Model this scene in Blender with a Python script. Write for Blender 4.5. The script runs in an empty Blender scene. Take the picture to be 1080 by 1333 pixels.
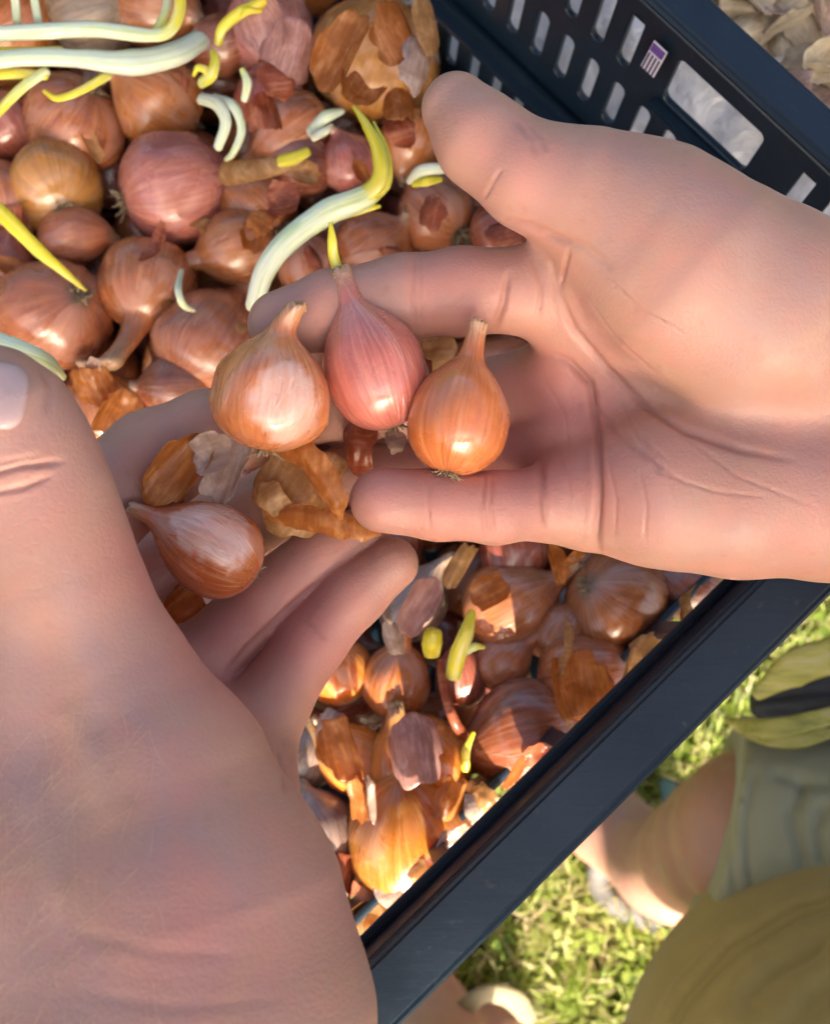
import bpy, math, random
import numpy as np
from mathutils import Vector, Matrix, noise as mnoise

random.seed(7)
RNG = np.random.default_rng(11)
sc = bpy.context.scene
COL = sc.collection
R = math.radians

# ------------------------------------------------------------------ camera
F = 1429.0            # focal length in photograph pixels (1080 x 1333)
HC = 1.05             # height of the phone above the grass
TILT = R(10.0)
cam = bpy.data.cameras.new('camera')
cam.sensor_fit = 'HORIZONTAL'
cam.sensor_width = 36.0
cam.lens = 36.0 * F / 1080.0
cam.clip_start = 0.01
cam.clip_end = 400.0
cam.dof.use_dof = True
cam.dof.focus_distance = 0.30
cam.dof.aperture_fstop = 22.0
camo = bpy.data.objects.new('camera', cam)
camo.location = (0, 0, HC)
camo.rotation_euler = (TILT, 0, 0)
COL.objects.link(camo)
sc.camera = camo

# ------------------------------------------------------------------ sky, sun, exposure
SUN_EL = R(27.0)
SUN_AZ = R(170.0)     # clockwise from +Y
sdir = Vector((math.sin(SUN_AZ) * math.cos(SUN_EL), math.cos(SUN_AZ) * math.cos(SUN_EL), math.sin(SUN_EL)))
world = bpy.data.worlds.new('World')
sc.world = world
world.use_nodes = True
wn = world.node_tree
wn.nodes.clear()
sky = wn.nodes.new('ShaderNodeTexSky')
sky.sky_type = 'NISHITA'
sky.sun_disc = False
sky.sun_elevation = SUN_EL
sky.sun_rotation = SUN_AZ
sky.air_density = 0.7
sky.dust_density = 7.0
sky.ozone_density = 0.0
bg = wn.nodes.new('ShaderNodeBackground')
bg.inputs['Strength'].default_value = 0.145
wo = wn.nodes.new('ShaderNodeOutputWorld')
wn.links.new(sky.outputs[0], bg.inputs[0])
wn.links.new(bg.outputs[0], wo.inputs[0])
sl = bpy.data.lights.new('sun', 'SUN')
sl.energy = 5.0
sl.angle = R(0.53)
sl.color = (1.0, 0.90, 0.74)
so = bpy.data.objects.new('sun', sl)
so.rotation_euler = sdir.to_track_quat('Z', 'Y').to_euler()
so.location = (0, -3, 4)
COL.objects.link(so)
sc.view_settings.view_transform = 'Standard'
sc.view_settings.look = 'None'
sc.view_settings.gamma = 1.0
sc.view_settings.use_curve_mapping = False
sc.view_settings.exposure = 1.58

# ------------------------------------------------------------------ measuring helpers
cT, sT = math.cos(TILT), math.sin(TILT)
CR = Vector((1, 0, 0)); CU = Vector((0, cT, sT)); CZ = Vector((0, -sT, cT))
CAM = Vector((0, 0, HC))

def W(px, py, d):
    """world point seen at photo pixel (px, py) at camera depth d"""
    return CAM + CR * ((px - 540) / F * d) + CU * (-(py - 666.5) / F * d) - CZ * d

def at(px, py, z):
    v = W(px, py, 1.0) - CAM
    return CAM + v * ((z - HC) / v.z)

def depth(p):
    return (CAM - Vector(p)).dot(CZ)

def proj(P):
    """(n,3) world points -> photo pixels"""
    Q = P - np.array(CAM)
    d = -(Q @ np.array(CZ))
    return 540 + F * (Q @ np.array(CR)) / d, 666.5 - F * (Q @ np.array(CU)) / d, d

def basis(zdir, xhint=None):
    z = Vector(zdir).normalized()
    x = Vector(xhint) if xhint is not None else Vector((0.37, 0.81, 0.45))
    x = (x - z * x.dot(z))
    if x.length < 1e-5:
        x = z.orthogonal()
    x.normalize()
    y = z.cross(x)
    return Matrix((x, y, z)).transposed()

# ------------------------------------------------------------------ object helpers
def mesh(name, verts, faces, mat=None, smooth=True):
    me = bpy.data.meshes.new(name)
    if isinstance(verts, np.ndarray):
        verts = verts.tolist()
    if isinstance(faces, np.ndarray):
        faces = faces.tolist()
    me.from_pydata(verts, [], faces)
    if smooth:
        me.polygons.foreach_set('use_smooth', [True] * len(me.polygons))
    if mat:
        me.materials.append(mat)
    me.update()
    return me

def link(name, data, parent=None, label=None, cat=None, group=None, kind=None, mw=None):
    o = bpy.data.objects.new(name, data)
    COL.objects.link(o)
    if parent is not None:
        o.parent = parent
    if mw is not None:
        o.matrix_world = mw if parent is None else o.matrix_world
        if parent is None:
            o.matrix_basis = mw
    if label: o['label'] = label
    if cat: o['category'] = cat
    if group: o['group'] = group
    if kind: o['kind'] = kind
    return o

def empty(name, loc, label, cat, group=None):
    o = link(name, None, None, label, cat, group)
    o.location = loc
    return o

def put(o, P, root):
    """world-space mesh parented to a root that only has a location"""
    o.parent = root
    return o

def fattr(me, name, vals):
    a = me.attributes.new(name, 'FLOAT', 'POINT')
    a.data.foreach_set('value', np.asarray(vals, dtype=np.float32))

# ------------------------------------------------------------------ materials
def mat(name):
    m = bpy.data.materials.new(name)
    m.use_nodes = True
    nt = m.node_tree
    nt.nodes.clear()
    out = nt.nodes.new('ShaderNodeOutputMaterial')
    p = nt.nodes.new('ShaderNodeBsdfPrincipled')
    nt.links.new(p.outputs[0], out.inputs[0])
    return m, nt, p, out

class N:
    def __init__(s, nt): s.nt = nt
    def node(s, t, **kw):
        n = s.nt.nodes.new(t)
        for k, v in kw.items(): setattr(n, k, v)
        return n
    def link(s, a, b): s.nt.links.new(a, b)
    def setin(s, sock, v):
        if hasattr(v, 'is_output') or isinstance(v, bpy.types.NodeSocket): s.link(v, sock)
        else: sock.default_value = v
    def math(s, op, a, b=None, clamp=False):
        n = s.node('ShaderNodeMath', operation=op, use_clamp=clamp)
        s.setin(n.inputs[0], a)
        if b is not None: s.setin(n.inputs[1], b)
        return n.outputs[0]
    def noise(s, vec, scale, detail=3, rough=.55, dist=0, w=None):
        n = s.node('ShaderNodeTexNoise', noise_dimensions='4D' if w is not None else '3D')
        if vec is not None: s.link(vec, n.inputs['Vector'])
        n.inputs['Scale'].default_value = scale
        n.inputs['Detail'].default_value = detail
        n.inputs['Roughness'].default_value = rough
        n.inputs['Distortion'].default_value = dist
        if w is not None: s.setin(n.inputs['W'], w)
        return n.outputs['Fac']
    def ramp(s, fac, stops, interp='LINEAR'):
        n = s.node('ShaderNodeValToRGB')
        n.color_ramp.interpolation = interp
        el = n.color_ramp.elements
        el[0].position, el[0].color = stops[0][0], (*stops[0][1], 1)
        el[1].position, el[1].color = stops[-1][0], (*stops[-1][1], 1)
        for p, c in stops[1:-1]:
            e = el.new(p); e.color = (*c, 1)
        s.link(fac, n.inputs[0])
        return n.outputs[0]
    def mix(s, fac, a, b, typ='MIX'):
        n = s.node('ShaderNodeMix', data_type='RGBA', blend_type=typ)
        s.setin(n.inputs[0], fac)
        for i, v in ((6, a), (7, b)):
            if isinstance(v, tuple): n.inputs[i].default_value = (*v, 1) if len(v) == 3 else v
            else: s.link(v, n.inputs[i])
        return n.outputs[2]
    def rng(s, v, a, b, c=0., d=1.):
        n = s.node('ShaderNodeMapRange')
        s.link(v, n.inputs[0])
        for i, x in enumerate((a, b, c, d)): n.inputs[i + 1].default_value = x
        return n.outputs[0]
    def attr(s, name, out='Fac'):
        return s.node('ShaderNodeAttribute', attribute_name=name).outputs[out]
    def bump(s, h, strength, dist, normal=None):
        n = s.node('ShaderNodeBump')
        n.inputs['Strength'].default_value = strength
        n.inputs['Distance'].default_value = dist
        s.link(h, n.inputs['Height'])
        if normal is not None: s.link(normal, n.inputs['Normal'])
        return n.outputs[0]

def skin_material():
    m, nt, p, out = mat('skin'); n = N(nt)
    co = n.node('ShaderNodeTexCoord').outputs['Object']
    big = n.noise(co, 22, 3, .5)
    mid = n.noise(co, 75, 4, .6)
    fine = n.noise(co, 420, 4, .6)
    wide = n.noise(co, 34, 2, .5, .8)
    c = n.ramp(big, [(.3, (.375, .202, .150)), (.5, (.415, .222, .166)), (.68, (.435, .246, .180))])
    c = n.mix(n.rng(mid, .48, .72, 0, .6), c, (.50, .215, .165))
    c = n.mix(n.rng(mid, .50, .25, 0, .4), c, (.46, .30, .235))
    c = n.mix(n.rng(fine, .35, .7, 0, .25), c, (.43, .225, .17))
    c = n.mix(n.rng(wide, .50, .66, 0, .55), c, (.37, .215, .185))
    c = n.mix(n.rng(wide, .46, .32, 0, .45), c, (.43, .245, .150))
    fr = n.node('ShaderNodeTexVoronoi', feature='F1'); n.link(co, fr.inputs['Vector']); fr.inputs['Scale'].default_value = 170
    c = n.mix(n.rng(fr.outputs['Distance'], .22, .06, 0, .22), c, (.30, .14, .09))
    flush = n.attr('flush')
    c = n.mix(n.rng(flush, 0, 1, 0, .8), c, (.47, .165, .15))
    c = n.mix(n.rng(n.attr('vein'), 0, 1, 0, .32), c, (.34, .235, .240))
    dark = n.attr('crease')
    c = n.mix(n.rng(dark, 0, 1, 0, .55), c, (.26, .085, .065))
    n.link(c, p.inputs['Base Color'])
    vor = n.node('ShaderNodeTexVoronoi', feature='DISTANCE_TO_EDGE')
    n.link(co, vor.inputs['Vector']); vor.inputs['Scale'].default_value = 640
    h1 = n.rng(vor.outputs['Distance'], 0, .25, 0, 1)
    map_ = n.node('ShaderNodeMapping'); n.link(co, map_.inputs[0]); map_.inputs['Scale'].default_value = (1, 2.2, 1)
    h2 = n.noise(map_.outputs[0], 240, 5, .65, .6)
    h = n.math('ADD', n.math('MULTIPLY', h1, .5), n.math('MULTIPLY', h2, 1.2))
    n.link(n.bump(h, .20, .0005), p.inputs['Normal'])
    n.link(n.rng(mid, .3, .7, .42, .56), p.inputs['Roughness'])
    p.inputs['Subsurface Weight'].default_value = .35
    p.inputs['Subsurface Radius'].default_value = (1, .35, .2)
    p.inputs['Subsurface Scale'].default_value = .0035
    p.inputs['Specular IOR Level'].default_value = .5
    return m

def onion_material(name='onion_skin', gloss=.24, glow=False):
    m, nt, p, out = mat(name); n = N(nt)
    info = n.node('ShaderNodeObjectInfo')
    co = n.node('ShaderNodeTexCoord').outputs['Object']
    sep = n.node('ShaderNodeSeparateXYZ'); n.link(co, sep.inputs[0])
    rr = n.math('SQRT', n.math('ADD', n.math('ADD', n.math('MULTIPLY', sep.outputs[0], sep.outputs[0]),
                n.math('MULTIPLY', sep.outputs[1], sep.outputs[1])), 1e-8))
    cx = n.math('DIVIDE', sep.outputs[0], rr); cy = n.math('DIVIDE', sep.outputs[1], rr)
    def vec(zs):
        v = n.node('ShaderNodeCombineXYZ')
        n.link(cx, v.inputs[0]); n.link(cy, v.inputs[1]); n.link(n.math('MULTIPLY', sep.outputs[2], zs), v.inputs[2])
        return v.outputs[0]
    w = n.math('MULTIPLY', info.outputs['Random'], 37.0)
    streak = n.noise(vec(9), 5.5, 5, .7, .25, w)
    veins = n.noise(vec(4), 15, 3, .6, .1, w)
    blot = n.noise(co, 75, 4, .6, .4, w)
    patch = n.noise(vec(28), 1.25, 4, .55, .8, n.math('ADD', w, 5.0))
    base = info.outputs['Color']
    dk = n.mix(1.0, base, (.42, .28, .22), 'MULTIPLY')
    lt = n.mix(.5, base, (.80, .47, .27))
    c = n.mix(n.rng(streak, .22, .66), n.mix(.75, base, dk), base)
    c = n.mix(n.rng(veins, .50, .72, 0, .6), c, lt)
    c = n.mix(n.rng(veins, .46, .30, 0, .5), c, dk)
    c = n.mix(n.rng(blot, .58, .78, 0, .65), c, n.mix(1.0, base, (.50, .40, .38), 'MULTIPLY'))
    c = n.mix(n.rng(patch, .56, .62, 0, .55), c, n.mix(.45, base, (.55, .38, .33)))
    # root scar and dry neck
    ax = n.attr('axis')
    c = n.mix(n.rng(ax, .06, .0, 0, .9), c, (.16, .11, .07))
    c = n.mix(n.rng(ax, .80, .97, 0, .75), c, n.mix(n.rng(veins, .4, .6), (.23, .14, .07), (.50, .35, .19)))
    pale = n.attr('pale')
    c = n.mix(n.rng(pale, 0, 1, 0, .85), c, n.mix(n.rng(streak, .35, .6), n.mix(.65, base, (.58, .36, .30)), n.mix(.85, base, (.70, .50, .43))))
    n.link(c, p.inputs['Base Color'])
    hb = n.math('ADD', n.math('MULTIPLY', veins, .6), n.math('MULTIPLY', n.rng(patch, .56, .60), .5))
    hb = n.math('ADD', hb, n.math('MULTIPLY', n.noise(co, 260, 3, .6, 0, w), .25))
    n.link(n.bump(hb, .45, .0009), p.inputs['Normal'])
    n.link(n.math('ADD', n.rng(blot, .35, .7, gloss - .06, gloss + .16), n.rng(patch, .56, .62, 0, .10)), p.inputs['Roughness'])
    p.inputs['Specular IOR Level'].default_value = .7
    p.inputs['Coat Weight'].default_value = .75
    p.inputs['Coat Roughness'].default_value = .20
    p.inputs['Subsurface Weight'].default_value = .25
    p.inputs['Subsurface Radius'].default_value = (1, .35, .12)
    p.inputs['Subsurface Scale'].default_value = .004
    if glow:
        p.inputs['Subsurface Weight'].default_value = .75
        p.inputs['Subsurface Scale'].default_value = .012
    return m

def peel_material(name, c0, c1, trans=.45, rough=.33, clear=.3):
    m, nt, p, out = mat(name); n = N(nt)
    info = n.node('ShaderNodeObjectInfo')
    co = n.node('ShaderNodeTexCoord').outputs['Object']
    mp = n.node('ShaderNodeMapping'); n.link(co, mp.inputs[0]); mp.inputs['Scale'].default_value = (1, .12, 1)
    w = n.math('MULTIPLY', info.outputs['Random'], 37.0)
    st = n.noise(mp.outputs[0], 700, 2, .5, .2, w)
    bl = n.noise(co, 120, 4, .6, .5, w)
    c = n.ramp(n.math('ADD', n.math('MULTIPLY', st, .55), n.math('MULTIPLY', bl, .5)),
               [(.30, tuple(x * .8 for x in c0)), (.5, c0), (.70, c1)])
    n.link(c, p.inputs['Base Color'])
    p.inputs['Roughness'].default_value = rough
    n.link(n.bump(n.math('ADD', st, bl), .12, .0004), p.inputs['Normal'])
    t = n.node('ShaderNodeBsdfTranslucent')
    n.link(c, t.inputs[0])
    mx = n.node('ShaderNodeMixShader'); mx.inputs[0].default_value = trans
    n.link(p.outputs[0], mx.inputs[1]); n.link(t.outputs[0], mx.inputs[2])
    tp = n.node('ShaderNodeBsdfTransparent'); n.link(n.mix(.5, c, (1, 1, 1)), tp.inputs[0])
    m2 = n.node('ShaderNodeMixShader'); n.link(n.rng(bl, .4, .65, clear, clear * .3), m2.inputs[0])
    n.link(mx.outputs[0], m2.inputs[1]); n.link(tp.outputs[0], m2.inputs[2])
    n.link(m2.outputs[0], out.inputs[0])
    return m

def sprout_material():
    m, nt, p, out = mat('sprout'); n = N(nt)
    t = n.attr('along')
    co = n.node('ShaderNodeTexCoord').outputs['Object']
    nz = n.noise(co, 160, 3)
    f = n.math('ADD', t, n.math('MULTIPLY', n.math('SUBTRACT', nz, .5), .25))
    c = n.ramp(f, [(.0, (.70, .70, .56)), (.30, (.68, .76, .60)), (.52, (.64, .70, .36)), (.64, (.72, .63, .04)), (1., (.78, .60, .015))])
    ar = n.node('ShaderNodeTexNoise', noise_dimensions='2D'); cv = n.node('ShaderNodeCombineXYZ'); n.link(n.attr('around'), cv.inputs[0]); n.link(n.math('MULTIPLY', t, .6), cv.inputs[1])
    n.link(cv.outputs[0], ar.inputs['Vector']); ar.inputs['Scale'].default_value = 9; ar.inputs['Detail'].default_value = 3
    c = n.mix(n.rng(ar.outputs['Fac'], .5, .68, 0, .55), c, n.mix(1.0, c, (.62, .74, .40), 'MULTIPLY'))
    c = n.mix(n.rng(ar.outputs['Fac'], .46, .32, 0, .45), c, (.80, .78, .62))
    n.link(c, p.inputs['Base Color'])
    p.inputs['Roughness'].default_value = .32
    p.inputs['Subsurface Weight'].default_value = .5
    p.inputs['Subsurface Radius'].default_value = (1, .9, .2)
    p.inputs['Subsurface Scale'].default_value = .003
    n.link(n.bump(n.noise(co, 350, 4, .6), .35, .0006), p.inputs['Normal'])
    return m

def plain(name, c, rough=.5, c2=None, scale=60, bump=.2, bd=.0008, spec=.5, metal=0):
    m, nt, p, out = mat(name); n = N(nt)
    co = n.node('ShaderNodeTexCoord').outputs['Object']
    nz = n.noise(co, scale, 5, .6)
    if c2 is None: c2 = tuple(x * .7 for x in c)
    n.link(n.ramp(nz, [(.32, c2), (.62, c)]), p.inputs['Base Color'])
    n.link(n.rng(nz, .3, .7, rough + .07, rough - .07), p.inputs['Roughness'])
    p.inputs['Specular IOR Level'].default_value = spec
    p.inputs['Metallic'].default_value = metal
    if bump: n.link(n.bump(n.noise(co, scale * 5, 4, .6), bump, bd), p.inputs['Normal'])
    return m

M = {}
M['skin'] = skin_material()
M['onion'] = onion_material()
M['onion_glow'] = onion_material('onion_skin_sunlit', .24, True)  # lit copy: extra scattering imitates sun glowing in the bulbs by the slots
M['peel'] = peel_material('peel_orange', (.58, .22, .05), (.80, .42, .15), .5, .24, .4)
M['peel_red'] = peel_material('peel_red', (.40, .10, .045), (.60, .25, .13), .35, .26, .3)
M['peel_tan'] = peel_material('peel_tan', (.60, .34, .13), (.80, .54, .28), .45, .26, .45)
M['peel_pale'] = peel_material('peel_pale', (.58, .42, .34), (.80, .66, .56), .35, .16, .5)
M['peel_pink'] = peel_material('peel_pink', (.55, .28, .23), (.76, .50, .44), .35, .22, .3)
M['husk'] = peel_material('dry_husk', (.66, .56, .40), (.84, .76, .60), .4, .35, .2)
M['sprout'] = sprout_material()
M['root'] = plain('root_fibre', (.34, .25, .14), .7, (.14, .09, .05), 300)
M['nail'] = plain('nail', (.46, .32, .31), .28, (.41, .275, .27), 40, .1)

def plastic():
    m, nt, p, out = mat('crate_plastic'); n = N(nt)
    co = n.node('ShaderNodeTexCoord').outputs['Object']
    a = n.noise(co, 18, 5, .65); b = n.noise(co, 240, 4, .7)
    mp = n.node('ShaderNodeMapping'); n.link(co, mp.inputs[0]); mp.inputs['Scale'].default_value = (.12, 1, 1)
    sc_ = n.noise(mp.outputs[0], 420, 3, .7)
    c = n.ramp(a, [(.3, (.003, .010, .019)), (.7, (.006, .018, .034))])
    c = n.mix(n.rng(b, .62, .80, 0, .45), c, (.10, .095, .085))
    c = n.mix(n.rng(sc_, .66, .76, 0, .15), c, (.09, .10, .11))
    n.link(c, p.inputs['Base Color'])
    n.link(n.rng(a, .3, .7, .30, .46), p.inputs['Roughness'])
    p.inputs['Specular IOR Level'].default_value = .5
    n.link(n.bump(n.math('ADD', b, sc_), .12, .0005), p.inputs['Normal'])
    return m
M['plastic'] = plastic()

def cloth(name, c, c2):
    m, nt, p, out = mat(name); n = N(nt)
    co = n.node('ShaderNodeTexCoord').outputs['Object']
    a = n.noise(co, 14, 4, .6)
    wv = n.node('ShaderNodeTexWave', wave_type='BANDS', bands_direction='X'); n.link(co, wv.inputs[0]); wv.inputs['Scale'].default_value = 420; wv.inputs['Distortion'].default_value = 1.2
    wz = n.node('ShaderNodeTexWave', wave_type='BANDS', bands_direction='Y'); n.link(co, wz.inputs[0]); wz.inputs['Scale'].default_value = 420; wz.inputs['Distortion'].default_value = 1.2
    h = n.math('ADD', wv.outputs['Fac'], wz.outputs['Fac'])
    cc = n.ramp(a, [(.3, c2), (.7, c)])
    cc = n.mix(n.rng(h, .4, 1.6, .25, 0), cc, tuple(x * .5 for x in c2))
    n.link(cc, p.inputs['Base Color'])
    p.inputs['Roughness'].default_value = .85
    p.inputs['Sheen Weight'].default_value = .2
    n.link(n.bump(h, .25, .0005), p.inputs['Normal'])
    return m
M['shirt'] = cloth('olive_cloth', (.38, .285, .080), (.29, .215, .058))
M['shorts'] = cloth('grey_green_cloth', (.31, .31, .19), (.25, .25, .15))

# ------------------------------------------------------------------ signed-distance bodies
def smin(a, b, k):
    h = np.clip(.5 + .5 * (b - a) / k, 0, 1)
    return b + (a - b) * h - k * h * (1 - h)

class Grid:
    def __init__(s, lo, hi, h):
        s.lo = np.array(lo, np.float32); s.h = h
        s.n = np.ceil((np.array(hi) - s.lo) / h).astype(int) + 1
        s.ax = [(s.lo[i] + h * np.arange(s.n[i])).astype(np.float32) for i in range(3)]
    def sl(s, lo, hi):
        a = np.clip(np.floor((np.array(lo) - s.lo) / s.h).astype(int), 0, s.n)
        b = np.clip(np.ceil((np.array(hi) - s.lo) / s.h).astype(int) + 1, 0, s.n)
        return tuple(slice(int(x), int(y)) for x, y in zip(a, b))
    def pts(s, q):
        return (s.ax[0][q[0]][:, None, None], s.ax[1][q[1]][None, :, None], s.ax[2][q[2]][None, None, :])

def cone_field(X, a, ra, b, rb):
    a = np.array(a, np.float32); ba = np.array(b, np.float32) - a
    px, py, pz = X[0] - a[0], X[1] - a[1], X[2] - a[2]
    h = np.clip((px * ba[0] + py * ba[1] + pz * ba[2]) / max(float(ba @ ba), 1e-12), 0, 1)
    return np.sqrt((px - h * ba[0]) ** 2 + (py - h * ba[1]) ** 2 + (pz - h * ba[2]) ** 2) - (ra + (rb - ra) * h)

def chain_field(g, chain, k, pad):
    """chain of (point, radius) -> slice, field"""
    P = np.array([c[0] for c in chain]); r = np.array([c[1] for c in chain])
    q = g.sl((P - r[:, None]).min(0) - pad, (P + r[:, None]).max(0) + pad)
    X = g.pts(q)
    f = None
    for (a, ra), (b, rb) in zip(chain[:-1], chain[1:]):
        c = cone_field(X, a, ra, b, rb)
        f = c if f is None else smin(f, c, k)
    return q, f

def surface_nets(f, lo, h):
    ins = f < 0
    n = np.array(f.shape) - 1
    cnt = np.zeros(n, np.int8)
    for i in (0, 1):
        for j in (0, 1):
            for k in (0, 1):
                cnt += ins[i:i + n[0], j:j + n[1], k:k + n[2]]
    act = (cnt > 0) & (cnt < 8)
    cells = np.argwhere(act)
    idx = np.full(n, -1, np.int64)
    idx[act] = np.arange(len(cells))
    acc = np.zeros((len(cells), 3)); num = np.zeros(len(cells))
    ci, cj, ck = cells.T
    offs = [(0, 0, 0), (1, 0, 0), (0, 1, 0), (1, 1, 0), (0, 0, 1), (1, 0, 1), (0, 1, 1), (1, 1, 1)]
    vals = [f[ci + o[0], cj + o[1], ck + o[2]] for o in offs]
    for a in range(8):
        for b in range(a + 1, 8):
            da = np.array(offs[b]) - np.array(offs[a])
            if np.abs(da).sum() != 1: continue
            va, vb = vals[a], vals[b]
            m = (va < 0) != (vb < 0)
            t = va[m] / (va[m] - vb[m])
            acc[m] += np.array(offs[a]) + t[:, None] * da
            num[m] += 1
    V = (cells + acc / num[:, None]) * h + lo
    Fs = []
    for ax in range(3):
        u, v = (ax + 1) % 3, (ax + 2) % 3
        s0 = [slice(None)] * 3; s1 = [slice(None)] * 3
        s0[ax] = slice(0, -1); s1[ax] = slice(1, None)
        ch = ins[tuple(s0)] != ins[tuple(s1)]
        e = np.argwhere(ch)
        e = e[(e[:, u] > 0) & (e[:, v] > 0) & (e[:, u] < n[u]) & (e[:, v] < n[v])]
        st = ins[tuple(e.T)]
        def cell(du, dv):
            c = e.copy(); c[:, u] += du; c[:, v] += dv
            return idx[tuple(c.T)]
        quad = np.stack([cell(-1, -1), cell(0, -1), cell(0, 0), cell(-1, 0)], 1)
        quad[~st] = quad[~st][:, ::-1]
        Fs.append(quad)
    Fc = np.concatenate(Fs)
    return V, Fc[(Fc >= 0).all(1)]

def relax(V, Fc, it=3, lam=.5):
    e = np.concatenate([Fc[:, [0, 1]], Fc[:, [1, 2]], Fc[:, [2, 3]], Fc[:, [3, 0]]])
    for i in range(it):
        for s in (lam, -lam * .96) if it > 0 else ():
            acc = np.zeros_like(V); num = np.zeros(len(V))
            for a, b in ((0, 1), (1, 0)):
                for c in range(3):
                    acc[:, c] += np.bincount(e[:, a], V[e[:, b], c], len(V))
                num += np.bincount(e[:, a], minlength=len(V))
            V = V + s * (acc / np.maximum(num, 1)[:, None] - V)
    return V

def subdivide(V, Fc):
    me = mesh('tmp', V, Fc)
    o = bpy.data.objects.new('tmp', me); COL.objects.link(o)
    md = o.modifiers.new('s', 'SUBSURF'); md.levels = 1; md.render_levels = 1
    dg = bpy.context.evaluated_depsgraph_get(); dg.update()
    m2 = bpy.data.meshes.new_from_object(o.evaluated_get(dg))
    bpy.data.objects.remove(o); bpy.data.meshes.remove(me)
    v = np.zeros(len(m2.vertices) * 3); m2.vertices.foreach_get('co', v)
    l = np.zeros(len(m2.loops), np.int64); m2.loops.foreach_get('vertex_index', l)
    bpy.data.meshes.remove(m2)
    return v.reshape(-1, 3), l.reshape(-1, 4)

def vnormals(V, Fc):
    n = np.cross(V[Fc[:, 2]] - V[Fc[:, 0]], V[Fc[:, 3]] - V[Fc[:, 1]])
    out = np.zeros_like(V)
    for c in range(4):
        for d in range(3):
            out[:, d] += np.bincount(Fc[:, c], n[:, d], len(V))
    return out / np.maximum(np.linalg.norm(out, axis=1), 1e-12)[:, None]

def poly_dist(x, y, pts):
    """distance of (x, y) to a polyline and the position along it 0..1"""
    best = np.full(len(x), 1e9); along = np.zeros(len(x))
    L = [0]
    for a, b in zip(pts[:-1], pts[1:]): L.append(L[-1] + math.dist(a, b))
    for i, (a, b) in enumerate(zip(pts[:-1], pts[1:])):
        dx, dy = b[0] - a[0], b[1] - a[1]; l2 = dx * dx + dy * dy
        h = np.clip(((x - a[0]) * dx + (y - a[1]) * dy) / l2, 0, 1)
        d = np.hypot(x - a[0] - h * dx, y - a[1] - h * dy)
        m = d < best
        best[m] = d[m]; along[m] = (L[i] + h[m] * math.sqrt(l2)) / L[-1]
    return best, along

def hand_mesh(name, palm, fingers, h, creases, flushes, kp=.010, kf=.006, veins=()):
    """palm: list of chains, fingers: list of chains, each chain = [(px, py, depth, radius px)]"""
    def conv(ch): return [(np.array(W(x, y, d)), r * d / F) for x, y, d, r in ch]
    palm = [conv(c) for c in palm]; fingers = [conv(c) for c in fingers]
    allp = np.array([p for c in palm + fingers for p, r in c]); allr = np.array([r for c in palm + fingers for p, r in c])
    g = Grid((allp - allr[:, None]).min(0) - .006, (allp + allr[:, None]).max(0) + .006, h)
    P = np.full(g.n, .05, np.float32)
    for c in palm:
        q, f = chain_field(g, c, .006, .02)
        P[q] = smin(P[q], f, kp)
    res = P.copy()
    for c in fingers:
        q, f = chain_field(g, c, .003, .012)
        res[q] = np.minimum(res[q], smin(P[q], f, kf))
    V, Fc = surface_nets(res, g.lo, g.h)
    V = relax(V, Fc, 4)
    V, Fc = subdivide(V, Fc)
    nrm = vnormals(V, Fc)
    x, y, d = proj(V)
    view = np.array(CAM) - V; view /= np.linalg.norm(view, axis=1)[:, None]
    face = np.clip((nrm * view).sum(1) * 3, 0, 1)
    disp = np.zeros(len(V)); dark = np.zeros(len(V))
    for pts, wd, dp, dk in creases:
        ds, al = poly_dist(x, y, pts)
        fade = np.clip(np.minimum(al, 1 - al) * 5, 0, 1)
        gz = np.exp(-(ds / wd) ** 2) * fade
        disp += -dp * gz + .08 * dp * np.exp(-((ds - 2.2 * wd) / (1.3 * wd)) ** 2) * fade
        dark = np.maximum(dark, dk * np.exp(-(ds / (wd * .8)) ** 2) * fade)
    # gentle unevenness of flesh
    lump = np.array([mnoise.noise(Vector(p) * 60) for p in V[::1]]) if len(V) < 400000 else 0
    V = V + nrm * ((disp * face / 1000.0) + .00035 * lump)[:, None]
    fl = np.zeros(len(V))
    for (fx, fy, fr, fa) in flushes:
        fl = np.maximum(fl, fa * np.exp(-((x - fx) ** 2 + (y - fy) ** 2) / fr ** 2))
    me = mesh(name, V, Fc, M['skin'])
    ve = np.zeros(len(V))
    for pts, wd, am in veins:
        ds, al = poly_dist(x, y, pts)
        ve = np.maximum(ve, am * np.exp(-(ds / wd) ** 2) * np.clip(np.minimum(al, 1 - al) * 5, 0, 1))
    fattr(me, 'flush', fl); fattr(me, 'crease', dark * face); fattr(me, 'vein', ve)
    return me, (V, Fc, nrm, x, y, d)

# ================================================================== LARGE STRUCTURE
# ------------------------------------------------------------------ ground
def ground():
    m, nt, p, out = mat('lawn_soil'); n = N(nt)
    co = n.node('ShaderNodeTexCoord').outputs['Object']
    a = n.noise(co, 9, 5, .65); b = n.noise(co, 70, 5, .7)
    c = n.ramp(a, [(.35, (.10, .12, .03)), (.55, (.15, .15, .05)), (.7, (.22, .18, .09))])
    c = n.mix(n.rng(b, .4, .7, 0, .8), c, (.14, .13, .05))
    n.link(c, p.inputs['Base Color']); p.inputs['Roughness'].default_value = .95
    n.link(n.bump(b, .8, .02), p.inputs['Normal'])
    s = 120
    link('ground', mesh('ground', [(-s, -s, 0), (s, -s, 0), (s, s, 0), (-s, s, 0)], [(0, 1, 2, 3)], m, False), kind='structure')
ground()

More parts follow.
